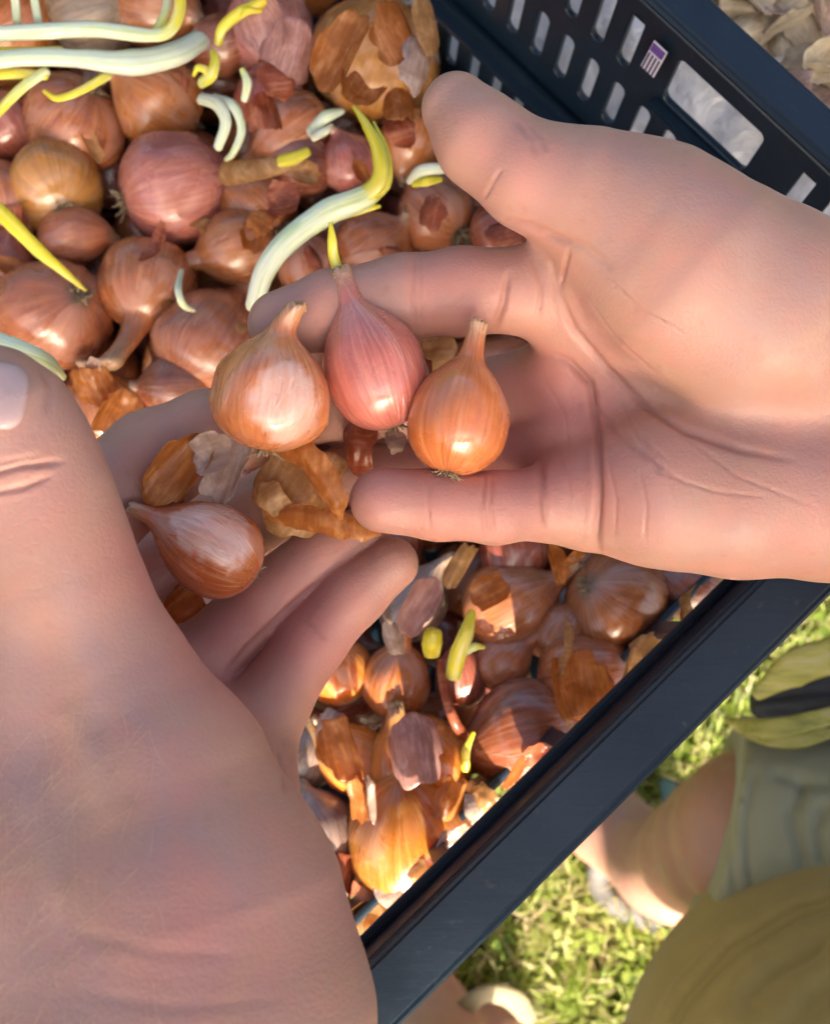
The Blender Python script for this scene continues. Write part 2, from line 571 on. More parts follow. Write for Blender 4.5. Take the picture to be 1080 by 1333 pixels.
def grass(name, n_, L, wd, stops, seed, lo=(-.12, -.62), hi=(.62, .30), flat=.5):
    rng = np.random.default_rng(seed)
    x = rng.uniform(lo[0], hi[0], n_); y = rng.uniform(lo[1], hi[1], n_)
    a = rng.uniform(0, 2 * np.pi, n_)
    l = L * rng.uniform(.45, 1.3, n_); lean = rng.uniform(.15, flat * 2, n_); w = wd * rng.uniform(.6, 1.4, n_)
    dx, dy = np.cos(a), np.sin(a)
    V = np.zeros((n_, 7, 3))
    for i, t in enumerate((0, .45, .8, 1.0)):
        out = l * np.sin(lean * t) * t; up = l * np.cos(lean * t * 1.1) * t
        cx, cy = x + dx * out, y + dy * out
        ww = w * (1 - t ** 2 * .95) / 2
        if i < 3:
            V[:, 2 * i] = np.stack([cx - dy * ww, cy + dx * ww, up + .001], 1)
            V[:, 2 * i + 1] = np.stack([cx + dy * ww, cy - dx * ww, up + .001], 1)
        else:
            V[:, 6] = np.stack([cx, cy, up], 1)
    b = (np.arange(n_) * 7)[:, None]
    quads = np.concatenate([b + np.array([0, 1, 3, 2]), b + np.array([2, 3, 5, 4])])
    tris = b + np.array([4, 5, 6])
    m, nt, p, out = mat(name); n = N(nt)
    at_ = n.attr('tone')
    c = n.ramp(at_, stops)
    n.link(c, p.inputs['Base Color']); p.inputs['Roughness'].default_value = .5
    t = n.node('ShaderNodeBsdfTranslucent'); n.link(c, t.inputs[0])
    mx = n.node('ShaderNodeMixShader'); mx.inputs[0].default_value = .4
    n.link(p.outputs[0], mx.inputs[1]); n.link(t.outputs[0], mx.inputs[2]); n.link(mx.outputs[0], out.inputs[0])
    me = mesh(name, V.reshape(-1, 3).tolist(), quads.tolist() + tris.tolist(), m)
    patch = np.array([mnoise.noise(Vector((px * 14, py * 14, seed))) for px, py in zip(x, y)])
    tone = np.clip(rng.uniform(.15, .85, n_) + .45 * patch, 0, 1)
    fattr(me, 'tone', np.repeat(tone, 7))
    return link(name, me, kind='stuff')
grass('grass', 30000, .040, .0036, [(0, (.09, .17, .016)), (.35, (.31, .40, .06)), (1, (.62, .63, .24))], 3)
grass('dry_grass', 9000, .05, .0030, [(0, (.42, .34, .16)), (1, (.70, .60, .36))], 5, flat=.9)

def clover():
    rng = np.random.default_rng(9)
    V, Fc, tone = [], [], []
    for i in range(1100):
        cx, cy = rng.uniform(.0, .6), rng.uniform(-.55, .2)
        z = rng.uniform(.012, .032); r = rng.uniform(.004, .008); a0 = rng.uniform(0, 6.28); tn = rng.uniform(0, 1)
        nx, ny = rng.normal(0, .35, 2)
        for k in range(3):
            a = a0 + k * 2.094
            mx_, my_ = cx + math.cos(a) * r, cy + math.sin(a) * r
            b = len(V)
            for q in range(6):
                aa = a + q * math.pi / 3
                ox, oy = math.cos(aa) * r * .8, math.sin(aa) * r * .8
                V.append((mx_ + ox, my_ + oy, z + ox * nx + oy * ny)); tone.append(tn)
            Fc.append(tuple(range(b, b + 6)))
    me = mesh('clover', V, Fc, bpy.data.materials['grass'], False)
    fattr(me, 'tone', tone)
    link('clover', me, kind='stuff')
clover()

# ------------------------------------------------------------------ crate frame of reference
ZR = .68
ANG = R(43.27)
VV = Vector((math.cos(ANG), math.sin(ANG), 0))       # along the near wall, towards the corner
UU = Vector((math.sin(ANG), -math.cos(ANG), 0))      # along the far wall, towards the corner
MF = (at(830, 0, ZR) + at(1080, 215, ZR)) / 2
MN = (at(480, 1235, ZR) + at(1000, 760, ZR)) / 2
FAR = MF.dot(VV); NEAR = MN.dot(UU)
DRAFT = R(5.0); DEPTH = .185
U0 = MF.dot(UU)                                       # u of the handle centre

def crate_pt(u, v, z): return UU * u + VV * v + Vector((0, 0, z))

def curve_plate(name, outline, holes, thick, m, M4, parent, bev=.0006):
    cu = bpy.data.curves.new(name, 'CURVE')
    cu.dimensions = '2D'; cu.fill_mode = 'BOTH'; cu.extrude = thick / 2; cu.bevel_depth = bev; cu.bevel_resolution = 1
    for pts in [outline] + holes:
        s = cu.splines.new('POLY'); s.points.add(len(pts) - 1)
        for i, (a, b) in enumerate(pts): s.points[i].co = (a, b, 0, 1)
        s.use_cyclic_u = True
    o = bpy.data.objects.new(name, cu); COL.objects.link(o)
    dg = bpy.context.evaluated_depsgraph_get(); dg.update()
    me = bpy.data.meshes.new_from_object(o.evaluated_get(dg))
    bpy.data.objects.remove(o); bpy.data.curves.remove(cu)
    me.transform(M4)
    me.materials.clear(); me.materials.append(m)
    return link(name, me, parent)

def rounded(cx, cy, w, h, r, n=5):
    out = []
    for (sx, sy, a0) in ((1, 1, 0), (-1, 1, 90), (-1, -1, 180), (1, -1, 270)):
        for i in range(n + 1):
            a = R(a0 + 90 * i / n)
            out.append((cx + sx * (w / 2 - r) + r * math.cos(a), cy + sy * (h / 2 - r) + r * math.sin(a)))
    return out

def box_mesh(name, lo, hi, M4, m, bev=.0012):
    import bmesh
    bm = bmesh.new()
    bmesh.ops.create_cube(bm, size=1)
    for v in bm.verts:
        v.co = Vector([lo[i] + (v.co[i] + .5) * (hi[i] - lo[i]) for i in range(3)])
    if bev: bmesh.ops.bevel(bm, geom=list(bm.edges), offset=bev, segments=2, affect='EDGES')
    bm.transform(M4)
    me = bpy.data.meshes.new(name); bm.to_mesh(me); bm.free()
    me.materials.append(m)
    return me

def rim_profile(name, length_pts, prof, m, parent):
    """sweep a closed profile [(out, z)] along two points (p0, p1, outward)"""
    p0, p1, outw, miter0, miter1 = length_pts
    V, Fc = [], []
    dirv = (p1 - p0).normalized()
    for k, (p, mt) in enumerate(((p0, miter0), (p1, miter1))):
        for (o, z) in prof:
            V.append(p + outw * o + dirv * (o * mt) + Vector((0, 0, z)))
    n = len(prof)
    for i in range(n):
        j = (i + 1) % n
        Fc.append((i, j, n + j, n + i))
    Fc.append(tuple(range(n))); Fc.append(tuple(reversed(range(n, 2 * n))))
    import bmesh
    me = mesh(name, V, Fc, m, False)
    bm = bmesh.new(); bm.from_mesh(me)
    bmesh.ops.recalc_face_normals(bm, faces=bm.faces)
    bmesh.ops.bevel(bm, geom=[e for e in bm.edges], offset=.0011, segments=2, affect='EDGES')
    bm.to_mesh(me); bm.free()
    return link(name, me, parent)

def crate():
    root = empty('plastic_crate', crate_pt((NEAR + NEAR - .44) / 2, FAR - .3, ZR - DEPTH),
                 'dark blue perforated plastic crate filled with shallots', 'crate')
    inv = Matrix.Translation(-root.location)
    m = M['plastic']
    U1 = NEAR - .46; V1 = FAR - .64
    wall_t = .0020
    # frames for the four walls: origin on the rim line, x along, y down the wall, z outwards
    walls = []
    for (org, ax, outw, x0, x1, nm) in (
        (crate_pt(U0, FAR, ZR), UU, VV, U1 - U0, NEAR - U0, 'far'),
        (crate_pt(NEAR, FAR, ZR), -VV, UU, 0, FAR - V1, 'near'),
        (crate_pt(NEAR, V1, ZR), -UU, -VV, 0, NEAR - U1, 'end'),
        (crate_pt(U1, V1, ZR), VV, -UU, 0, FAR - V1, 'side')):
        down = (Vector((0, 0, -1)) * math.cos(DRAFT) - outw * math.sin(DRAFT)).normalized()
        nz = ax.cross(down)
        M4 = Matrix.Translation(-root.location) @ Matrix.Translation(org) @ Matrix((ax, down, nz)).transposed().to_4x4()
        walls.append((M4, x0, x1, nm))
    for (M4, x0, x1, nm) in walls:
        holes = []
        handle = None
        if nm in ('far', 'end'):
            hc = 0 if nm == 'far' else (x0 + x1) / 2
            handle = (hc - .024, hc + .0225)
            holes.append(rounded(hc, .0205, .0455, .026, .004))
        step = .0148
        k0, k1 = math.ceil((x0 + .027) / step), math.floor((x1 - .027) / step)
        for k in range(k0, k1 + 1):
            xc = k * step + .0003
            short_side = nm in ('far', 'end')
            sw = .0076 if short_side else .0106
            if short_side and not (handle[0] - .012 < xc < handle[1] + .010):
                holes.append(rounded(xc, .0205, sw, .030, .0036, 4))
            if short_side: holes.append(rounded(xc + .003, .0585, sw, .027, .0036, 4))
            elif k % 4 == 0 and x0 + .06 < xc < x1 - .06: holes.append(rounded(xc + .003, .0455, .0530, .044, .0060, 4))
            holes.append(rounded(xc + .001, .1135, sw, .029, .0036, 4))
            holes.append(rounded(xc + .001, .1535, sw, .026, .0036, 4))
        ins = .0 if nm in ('far', 'end') else wall_t
        curve_plate('side_wall', [(x0 + ins, 0), (x1 - ins, 0), (x1 - ins - .016, DEPTH), (x0 + ins + .016, DEPTH)], holes, wall_t, m, M4, root)
        # ridge on the inside of the wall (solid rounded rib)
        sgn = -1 if M4.to_3x3().col[2].dot(Vector((1, 1, 0))) is None else -1
        outn = M4.to_3x3().col[2]
        zi = -1
        r0, r1, pr = (.0815, .0935, .0125) if nm in ('far', 'end') else (.0130, .0185, .0050)
        ctr = M4 @ Vector(((x0 + x1) / 2, .09, 0)) + root.location
        inside = crate_pt((NEAR + U1) / 2, (FAR + V1) / 2, ctr.z)
        zi = 1 if (inside - ctr).dot(outn) > 0 else -1
        lo = (x0 + .010, r0, min(zi * .0013, zi * pr)); hi = (x1 - .010, r1, max(zi * .0013, zi * pr))
        link('rib', box_mesh('rib', lo, hi, M4, m, .0048 if pr > .01 else .002), root)
        if handle:      # thick lip round the hand hole
            for (a, b, c, d) in ((handle[0] - .001, .0345, handle[1] + .0025, .0375),):
                lo = (a, b, min(zi * .0013, zi * .007)); hi = (c, d, max(zi * .0013, zi * .007))
                link('handle_lip', box_mesh('handle_lip', lo, hi, M4, m, .001), root)
    # rim: an inverted channel running round the top
    def prof(w): return [(-.0015, -.010), (-.0015, .001), (.0005, .004), (w - .002, .004), (w, .002), (w + .0015, -.020), (w - .0015, -.020), (w - .003, -.002), (.001, -.002), (.001, -.010)]
    A = crate_pt(NEAR, FAR, ZR); B = crate_pt(NEAR, V1, ZR); C = crate_pt(U1, V1, ZR); D = crate_pt(U1, FAR, ZR)
    for o in (rim_profile('rim', (D, A, VV, -1, 1), prof(.017), m, root), rim_profile('rim', (A, B, UU, -1, 1), prof(.020), m, root),
              rim_profile('rim', (B, C, -VV, -1, 1), prof(.017), m, root), rim_profile('rim', (C, D, -UU, -1, 1), prof(.020), m, root)):
        o.data.transform(inv)
    # floor of the crate
    Mf = Matrix.Translation(-root.location) @ Matrix.Translation(crate_pt(0, 0, ZR - DEPTH - .004)) @ Matrix((UU, -VV, Vector((0, 0, -1)))).transposed().to_4x4()
    link('crate_floor', box_mesh('crate_floor', (U1 + .017, -FAR + .017, 0), (NEAR - .017, -V1 - .017, .003), Mf, m, .001), root)
    return root
crate()

# ------------------------------------------------------------------ table under the crate
def table():
    m = plain('pale_grey_board', (.62, .60, .57), .7, (.52, .50, .47), 40, .3, .0008)
    zt = ZR - DEPTH - .0075
    u1 = NEAR - .012; u0 = u1 - .62; v0 = FAR - .70; v1 = FAR + .55
    root = empty('table', crate_pt((u0 + u1) / 2, (v0 + v1) / 2, 0), 'pale grey board table top the crate stands on', 'table')
    M4 = Matrix.Translation(-root.location) @ Matrix((UU, VV, Vector((0, 0, 1)))).transposed().to_4x4()
    # (UU, VV, Z) is left handed, so flip V
    M4 = Matrix.Translation(-root.location) @ Matrix((UU, -VV, Vector((0, 0, -1)))).transposed().to_4x4()
    link('table_top', box_mesh('table_top', (u0, -v1, -zt), (u1, -v0, -zt + .024), M4, m, .002), root)
    lm = plain('table_leg_metal', (.16, .16, .16), .45, None, 60, .1)
    for a in (u0 + .05, u1 - .09):
        for b in (v0 + .05, v1 - .05):
            link('leg', box_mesh('leg', (a, -b - .035, -zt + .026), (a + .035, -b, -.0005), M4, lm, .003), root)
    return zt
ZT = table()

# ------------------------------------------------------------------ shade caster, an unseen cloth added to block the sun
def caster():
    # its lower edge keeps the hands in the shade and lets the sun in below
    h = Vector((sdir.x, sdir.y, 0)).normalized(); side = Vector((-h.y, h.x, 0))
    t = sdir.z / math.hypot(sdir.x, sdir.y)
    c = MN - VV * .06; c.z = 0
    edge_z = 2.25
    near_edge = c + h * ((edge_z - (ZR - .006)) / t) + Vector((0, 0, edge_z))
    m = plain('shade_caster_cloth', (.55, .52, .44), .8)
    V, Fc = [], []
    n = 10
    for k in range(2):
        for i in range(n + 1):
            for j in range(n + 1):
                a, b = i / n * 2 - 1, j / n
                p = near_edge + side * (a * 1.5) - h * (b * 1.35) + Vector((0, 0, .10 * b + .06 * b * (1 - b) * (1 - a * a) - k * .004))
                V.append(p)
    s = (n + 1) ** 2
    for i in range(n):
        for j in range(n):
            q = (i * (n + 1) + j, (i + 1) * (n + 1) + j, (i + 1) * (n + 1) + j + 1, i * (n + 1) + j + 1)
            Fc.append(q); Fc.append(tuple(s + x for x in reversed(q)))
    me = mesh('shade_caster', V, Fc, m)
    link('shade_caster', me, None, 'unseen cream cloth shade sail stretched above the garden table', 'shade sail')
caster()

# ================================================================== OBJECTS
# ------------------------------------------------------------------ shallots
def onion_mesh(name, Rw, asp, neck, seed, wob=.05, wrinkle=0.0, nu=40, pale=None, lobes=0, rnd=None):
    """body radius Rw (m); asp = body length / width; neck = neck length / width; local +Z is the neck"""
    rng = random.Random(seed)
    H = Rw * asp
    nr = .17 + .05 * rng.random()
    prof = [(-1.0, .05), (-.985, .20), (-.93, .42), (-.78, .70), (-.50, .93), (-.15, 1.0), (.20, .955), (.50, .80), (.75, .58), (.93, .38), (1.06, .27)]
    if rnd is None: rnd = 1.0 if asp <= 1.07 else 0.0
    q0 = prof[6:]; q1 = [(.20, .97), (.48, .865), (.70, .69), (.87, .48), (1.00, .31)]
    prof = prof[:6] + [(a[0] * (1 - rnd) + b[0] * rnd, a[1] * (1 - rnd) + b[1] * rnd) for a, b in zip(q0, q1)]
    zt = prof[-1][0]
    k = max(neck * 2 / asp, .08)
    prof += [(zt + k * .3, nr * 1.08), (zt + k * .7, nr * .92), (zt + k, nr * (.95 if neck > .3 else .7)), (zt + k * 1.02, .02)]
    # densify by Catmull-Rom
    P = [prof[0]] + prof + [prof[-1]]
    rings = []
    for i in range(1, len(P) - 2):
        for s in range(3):
            t = s / 3
            c = []
            for d in (0, 1):
                p0, p1, p2, p3 = P[i - 1][d], P[i][d], P[i + 1][d], P[i + 2][d]
                c.append(.5 * (2 * p1 + (p2 - p0) * t + (2 * p0 - 5 * p1 + 4 * p2 - p3) * t * t + (3 * p1 - p0 - 3 * p2 + p3) * t ** 3))
            rings.append((c[0], max(c[1], .015)))
    rings.append((prof[-1][0], prof[-1][1]))
    zmax = prof[-1][0]
    bendx, bendy = rng.uniform(-.35, .35), rng.uniform(-.35, .35)
    V, ax, pl = [], [], []
    off = Vector((rng.random() * 50, rng.random() * 50, rng.random() * 50))
    sq = 1 + rng.uniform(-.06, .06)
    for (z, r) in rings:
        for j in range(nu):
            a = 2 * math.pi * j / nu
            d = Vector((math.cos(a), math.sin(a), z))
            w = 1 + wob * 1.6 * mnoise.noise(d * 1.1 + off) + wob * .5 * mnoise.noise(d * 2.7 + off)
            rid = .010 * mnoise.noise(Vector((d.x * 7, d.y * 7, z * .9)) + off)
            if lobes: w += lobes * math.cos(2 * (a + off.x)) 
            if wrinkle:
                rid += wrinkle * mnoise.noise(Vector((d.x * 5 + .6 * mnoise.noise(d * 3 + off), d.y * 5, z * 1.3)) + off)
            neckf = max(0, (z - .9) / max(zmax - .9, .1))
            rid += neckf * .10 * mnoise.noise(Vector((d.x * 3, d.y * 3, z * 2)) + off)
            rr = Rw * r * (w + rid * (1 if r > .3 else .4 if z < 0 else 1.4))
            bx = bendx * Rw * neckf ** 1.5; by = bendy * Rw * neckf ** 1.5
            jag = 0
            if z >= zmax - 1e-6 or z > zmax - .05: jag = .10 * Rw * mnoise.noise(Vector((d.x * 4, d.y * 4, 3)) + off)
            V.append((rr * d.x * sq + bx, rr * d.y / sq + by, z * H + jag))
            if z < 0: ax.append(min(.5, (z + 1) * 1.6))
            else: ax.append(.5 + .5 * min(1, max(0, (z - .55) / max(zmax - .55, .1))))
            v_ = 0
            if pale:
                # pale, peeled-back area: (angle, z, width, height)
                pa, pz, pw, ph = pale
                da = (a - pa + math.pi) % (2 * math.pi) - math.pi
                e = math.hypot(da / pw, (z - pz) / ph) + .22 * mnoise.noise(d * 3.3 + off)
                v_ = min(1, max(0, (1 - e) * 16))
            pl.append(v_)
    Fc = []
    n = len(rings)
    for i in range(n - 1):
        for j in range(nu):
            k2 = (j + 1) % nu
            Fc.append((i * nu + j, i * nu + k2, (i + 1) * nu + k2, (i + 1) * nu + j))
    Fc.append(tuple(reversed(range(nu)))); Fc.append(tuple((n - 1) * nu + j for j in range(nu)))
    me = mesh(name, V, Fc, M['onion'])
    fattr(me, 'axis', ax); fattr(me, 'pale', pl)
    return me, H, zmax * H

def tube_mesh(name, pts, rad, m, seg=10, flat=1.0, steps=6, close=True, tone=(0, 1)):
    """pts: world/local points; rad: radius per point"""
    P = [Vector(p) for p in pts]
    Q, RD = [], []
    E = [P[0] * 2 - P[1]] + P + [P[-1] * 2 - P[-2]]
    for i in range(1, len(E) - 2):
        for s in range(steps):
            t = s / steps
            p0, p1, p2, p3 = E[i - 1], E[i], E[i + 1], E[i + 2]
            Q.append(.5 * (2 * p1 + (p2 - p0) * t + (2 * p0 - 5 * p1 + 4 * p2 - p3) * t * t + (3 * p1 - p0 - 3 * p2 + p3) * t ** 3))
            RD.append(rad[i - 1] * (1 - t) + rad[i] * t)
    Q.append(P[-1]); RD.append(rad[-1])
    r0, r1 = RD[0], RD[-1]
    d0, d1 = (Q[0] - Q[1]).normalized(), (Q[-1] - Q[-2]).normalized()
    Q = [Q[0] + d0 * r0 * .55, Q[0] + d0 * r0 * .38] + Q + [Q[-1] + d1 * r1 * .38, Q[-1] + d1 * r1 * .55]
    RD = [r0 * .35, r0 * .78] + RD + [r1 * .78, r1 * .35]
    V, Fc, al, aro = [], [], [], []
    nrm = CZ.copy()
    for i, (q, r) in enumerate(zip(Q, RD)):
        tg = (Q[min(i + 1, len(Q) - 1)] - Q[max(i - 1, 0)]).normalized()
        nrm = (nrm - tg * nrm.dot(tg)).normalized()
        bi = tg.cross(nrm)
        for j in range(seg):
            a = 2 * math.pi * j / seg
            r_ = r * (1 + .07 * math.sin(a * 3 + i * .05) + .10 * mnoise.noise(Vector((q.x * 90, q.y * 90, a))))
            V.append(q + bi * (math.cos(a) * r_) + nrm * (math.sin(a) * r_ * flat))
            al.append(tone[0] + (tone[1] - tone[0]) * i / (len(Q) - 1)); aro.append(abs(j / seg * 2 - 1))
    for i in range(len(Q) - 1):
        for j in range(seg):
            k = (j + 1) % seg
            Fc.append((i * seg + j, i * seg + k, (i + 1) * seg + k, (i + 1) * seg + j))
    Fc.append(tuple(reversed(range(seg)))); Fc.append(tuple((len(Q) - 1) * seg + j for j in range(seg)))
    me = mesh(name, V, Fc, m)
    fattr(me, 'along', al); fattr(me, 'around', aro)
    return me

def root_mesh(Rw, H, seed, n=16, dense=1.0):
    rng = random.Random(seed)
    V, Fc = [], []
    for i in range(n):
        a = rng.uniform(0, 6.28); r0 = Rw * rng.uniform(.02, .15)
        p = Vector((r0 * math.cos(a), r0 * math.sin(a), -H * .965))
        d = Vector((math.cos(a) * rng.uniform(.3, 1.5), math.sin(a) * rng.uniform(.3, 1.5), -1)).normalized()
        L = Rw * rng.uniform(.10, .28) * dense; w = Rw * rng.uniform(.018, .035)
        s = d.orthogonal().normalized(); t = d.cross(s)
        b = len(V)
        for (f, ww, cur) in ((0, 1, 0), (.5, .9, .15), (1, .4, .5)):
            c = p + d * (L * f) + s * (L * cur * rng.uniform(-.6, .6))
            for q in range(3):
                an = q * 2.094
                V.append(c + (s * math.cos(an) + t * math.sin(an)) * w * ww)
        for f in (0, 3):
            for q in range(3):
                k = (q + 1) % 3
                Fc.append((b + f + q, b + f + k, b + f + 3 + k, b + f + 3 + q))
        Fc.append((b + 6, b + 7, b + 8))
    return mesh('root_tuft', V, Fc, M['root'])

def sheet_mesh(name, w, h, curl, crump, seed, m, jag=.30, n=18, twist=0, thick=.00015, bend=None):
    """torn scrap of dry skin, about w x h metres, fibres along local Y"""
    rng = random.Random(seed)
    off = Vector((rng.random() * 40, rng.random() * 40, 1))
    if bend is None: bend = rng.uniform(.05, .35)
    sg = rng.choice((1, 1, -1)); crump *= .6; curl *= 1.55
    V, Fc = [], []
    for i in range(n + 1):
        for j in range(n + 1):
            a, b = i / n * 2 - 1, j / n * 2 - 1
            # square -> disc-ish, with a torn outline
            x = a * math.sqrt(max(0, 1 - .5 * b * b)); y = b * math.sqrt(max(0, 1 - .5 * a * a))
            ang = math.atan2(y, x); rr = math.hypot(x, y)
            k = 1 + rr * rr * jag * (mnoise.noise(Vector((math.cos(ang) * 1.6, math.sin(ang) * 1.6, 0)) + off) + .30 * mnoise.noise(Vector((math.cos(ang) * 3.2, math.sin(ang) * 3.2, 4)) + off) - 1.3 * max(0, mnoise.noise(Vector((math.cos(ang) * 2.2, math.sin(ang) * 2.2, 11)) + off) - .12))
            x *= k; y *= k
            z = .8 * crump * mnoise.noise(Vector((x * 1.5, y * .9, 2)) + off) + .22 * crump * mnoise.noise(Vector((x * 3.6, y * 2.6, 7)) + off)
            X, Y = x * w / 2, y * h / 2
            # roll about Y
            if curl:
                rad = w / 2 / curl
                th = X / rad
                Xc = math.sin(th) * rad; Zc = (math.cos(th) - 1) * rad
            else: Xc, Zc = X, 0
            if bend:
                rb = h / 2 / bend; tb = Y / rb
                Yc = math.sin(tb) * rb; Zc += (math.cos(tb) - 1) * rb
            else: Yc = Y
            Zc *= sg
            tw = twist * y
            V.append((Xc * math.cos(tw) - Zc * math.sin(tw), Yc, Xc * math.sin(tw) + Zc * math.cos(tw) + z * w * .25))
    for i in range(n):
        for j in range(n):
            b0 = i * (n + 1) + j
            Fc.append((b0, b0 + n + 1, b0 + n + 2, b0 + 1))
    # thickness
    s = len(V)
    V2 = [(x, y, z - thick) for x, y, z in V]
    F2 = [tuple(s + q for q in reversed(f)) for f in Fc]
    edge = []
    ring = [(i, 0) for i in range(n)] + [(n, j) for j in range(n)] + [(i, n) for i in range(n, 0, -1)] + [(0, j) for j in range(n, 0, -1)]
    ids = [i * (n + 1) + j for i, j in ring]
    for q in range(len(ids)):
        a, b = ids[q], ids[(q + 1) % len(ids)]
        edge.append((a, s + a, s + b, b))
    return mesh(name, V + V2, Fc + F2 + edge, m)

def surf_z(p):
    """height of the heap's surface under a point"""
    u = NEAR - Vector(p).dot(UU)
    t = min(max(u / .22, 0), 1)
    return .612 * (1 - t) + .572 * t

def heap_pt(px, py, dz=0):
    z = .59
    for _ in range(4):
        z = surf_z(at(px, py, z)) + dz
    return at(px, py, z)

COLORS = dict(
    brown=(.46, .158, .050), dark=(.30, .09, .045), pink=(.52, .175, .135), gold=(.54, .235, .055), orange=(.58, .195, .042),
    red=(.36, .085, .045), peach=(.66, .33, .155), grey=(.30, .22, .175), copper=(.50, .165, .066), glow=(.78, .28, .04), tan=(.52, .34, .17),  # glow: orange brightened so the bulb colour carries the slot sunlight
    rose=(.56, .20, .17))
PLACED = []
NAMED = []
FILL = []

def onion(px, py, rpx, asp, ang, el, col, label, neck=.18, seed=0, P=None, wrinkle=0, roots=14, spin=None, pale=None, wob=.05, lobes=0, d=None, name='shallot', group='shallots heaped in the crate', rootlen=1.0, rnd=None):
    if P is None: P = W(px, py, d) if d else heap_pt(px, py, -.012)
    dd = depth(P); Rw = rpx * dd / F
    me, H, top = onion_mesh(name, Rw, asp, neck, seed + int(px * 7 + py), wob, wrinkle, pale=pale, lobes=lobes, rnd=rnd)
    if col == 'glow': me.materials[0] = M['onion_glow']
    a, e = R(ang), R(el)
    axis = (CR * math.cos(a) + CU * math.sin(a)) * math.cos(e) + CZ * math.sin(e)
    # local X points to the camera side so that 'pale' angles are predictable
    B = basis(axis, CZ if abs(el) < 80 else CR)
    o = link(name, me, None, label, 'shallot', group, None, Matrix.Translation(P) @ B.to_4x4())
    j = random.Random(seed + px)
    c = COLORS[col]; v = 1 + j.uniform(-.10, .10)
    o.color = (c[0] * v, c[1] * v * (1 + j.uniform(-.07, .07)), c[2] * v * (1 + j.uniform(-.1, .1)), 1)
    if roots: link('root_tuft', root_mesh(Rw, H, seed + 3, roots, rootlen), o)
    NAMED.append((P, label))
    PLACED.append((P, Rw * max(1, .5 + asp * .5)))
    bpy.context.view_layer.update()
    return o

def child_world(name, me, parent, label=None):
    """mesh given in world coordinates, made a child"""
    me.transform(parent.matrix_world.inverted())
    return link(name, me, parent, label)

def px_tube(name, pts, m, parent=None, flat=.7, tone=(0, 1), seg=10, **kw):
    """pts: (px, py, depth, radius px)"""
    me = tube_mesh(name, [W(x, y, d) for x, y, d, r in pts], [r * .80 * d / F for x, y, d, r in pts], m, seg, flat, tone=tone)
    if parent is not None: return child_world(name, me, parent, kw.get('label'))
    return link(name, me, None, kw.get('label'), kw.get('cat'), kw.get('group'))

def sheet(px, py, d, wpx, hpx, ang, m, label=None, parent=None, tilt=(0, 0), curl=.5, crump=.5, seed=0, twist=0, bend=None, jag=.30, name='skin_flake', cat='onion skin', group=None, tint=None):
    """torn scrap facing the camera, turned by ang (fibre direction), tilted about its own axes"""
    me = sheet_mesh(name, wpx * d / F, hpx * d / F, curl, crump, seed + int(px + py), m, jag, twist=twist, bend=bend)
    a = R(ang)
    y = CR * math.cos(a) + CU * math.sin(a); x = y.cross(CZ)
    B = Matrix((x, y, CZ)).transposed() @ Matrix.Rotation(R(tilt[0]), 3, 'X') @ Matrix.Rotation(R(tilt[1]), 3, 'Y')
    Mx = Matrix.Translation(W(px, py, d)) @ B.to_4x4()
    if parent is not None:
        o = link(name, me, parent, label)
        o.matrix_basis = parent.matrix_world.inverted() @ Mx
        return o
    return link(name, me, None, label, cat, group, None, Mx)

exec_order = []
# --- the heap, upper left (px, py, radius, length/width, neck angle, tilt to camera, colour, label)
big_pink = onion(230, 245, 74, .98, 20, -18, 'pink', 'large smooth pink shallot with a creased cheek, biggest near the upper left', .12, 1, roots=26, wrinkle=.03)
o_a = onion(92, 165, 64, .98, 222, -32, 'brown', 'brown shallot showing its root end, below the bundle of white shoots', .15, 2, roots=18)
o_b = onion(205, 132, 60, .95, 150, 30, 'orange', 'glossy orange-brown shallot directly above the large pink one', .15, 3)
o_c = onion(72, 242, 62, .92, 120, -38, 'gold', 'golden shallot with a scarred root end, left of the large pink one', .12, 4, roots=20)
o_d = onion(98, 308, 40, 1.18, 5, 0, 'copper', 'small smooth oval shallot below the golden one', .06, 5, roots=0)
o_e = onion(66, 412, 74, 1.02, 200, -42, 'copper', 'wrinkled copper shallot with a pale root star, above the thumb', .1, 6, roots=30, wrinkle=.10)
o_f = onion(190, 372, 62, 1.0, 265, 28, 'brown', 'brown shallot with a thick dry stem pointing down', .62, 7)
o_g = onion(272, 440, 66, 1.08, 60, -25, 'copper', 'copper shallot lying behind the peeled one in the fingers', .15, 8, roots=18)
o_h = onion(308, 322, 50, 1.05, 200, 10, 'brown', 'pear-shaped brown shallot with its neck toward the dry-stemmed one', .40, 9)
o_i = onion(4, 262, 52, 1.0, 100, 10, 'copper', 'copper shallot cut by the left edge beside the golden one', .12, 10)
o_j = onion(2, 345, 44, 1.0, 70, 20, 'red', 'red-brown shallot at the left edge above the wrinkled one', .12, 11)
o_k = onion(488, 78, 82, .95, 70, 30, 'gold', 'big flaky golden shallot in shedding skins, beside the crate wall', .14, 12, roots=0, wrinkle=.05)
o_l = onion(455, 212, 38, 1.0, 110, 15, 'pink', 'small pink shallot left of the curled yellow shoot', .15, 13)
o_m = onion(534, 188, 44, 1.0, 250, 10, 'orange', 'orange shallot half behind the thumb tip', .15, 14)
o_n = onion(487, 322, 48, 1.0, 30, 20, 'brown', 'brown shallot just above the index finger', .15, 15)
o_o = onion(566, 275, 50, .98, 130, -20, 'copper', 'shallot with a shaggy dark root tuft in the crook of the thumb', .2, 16, roots=60, rootlen=2.2)
o_p = onion(378, 172, 50, 1.1, 215, 10, 'brown', 'brown shallot with a long dry neck and yellow tip', .2, 17)
o_q = onion(402, 345, 40, 1.0, 100, 20, 'copper', 'copper shallot beneath the long white shoot', .15, 18)
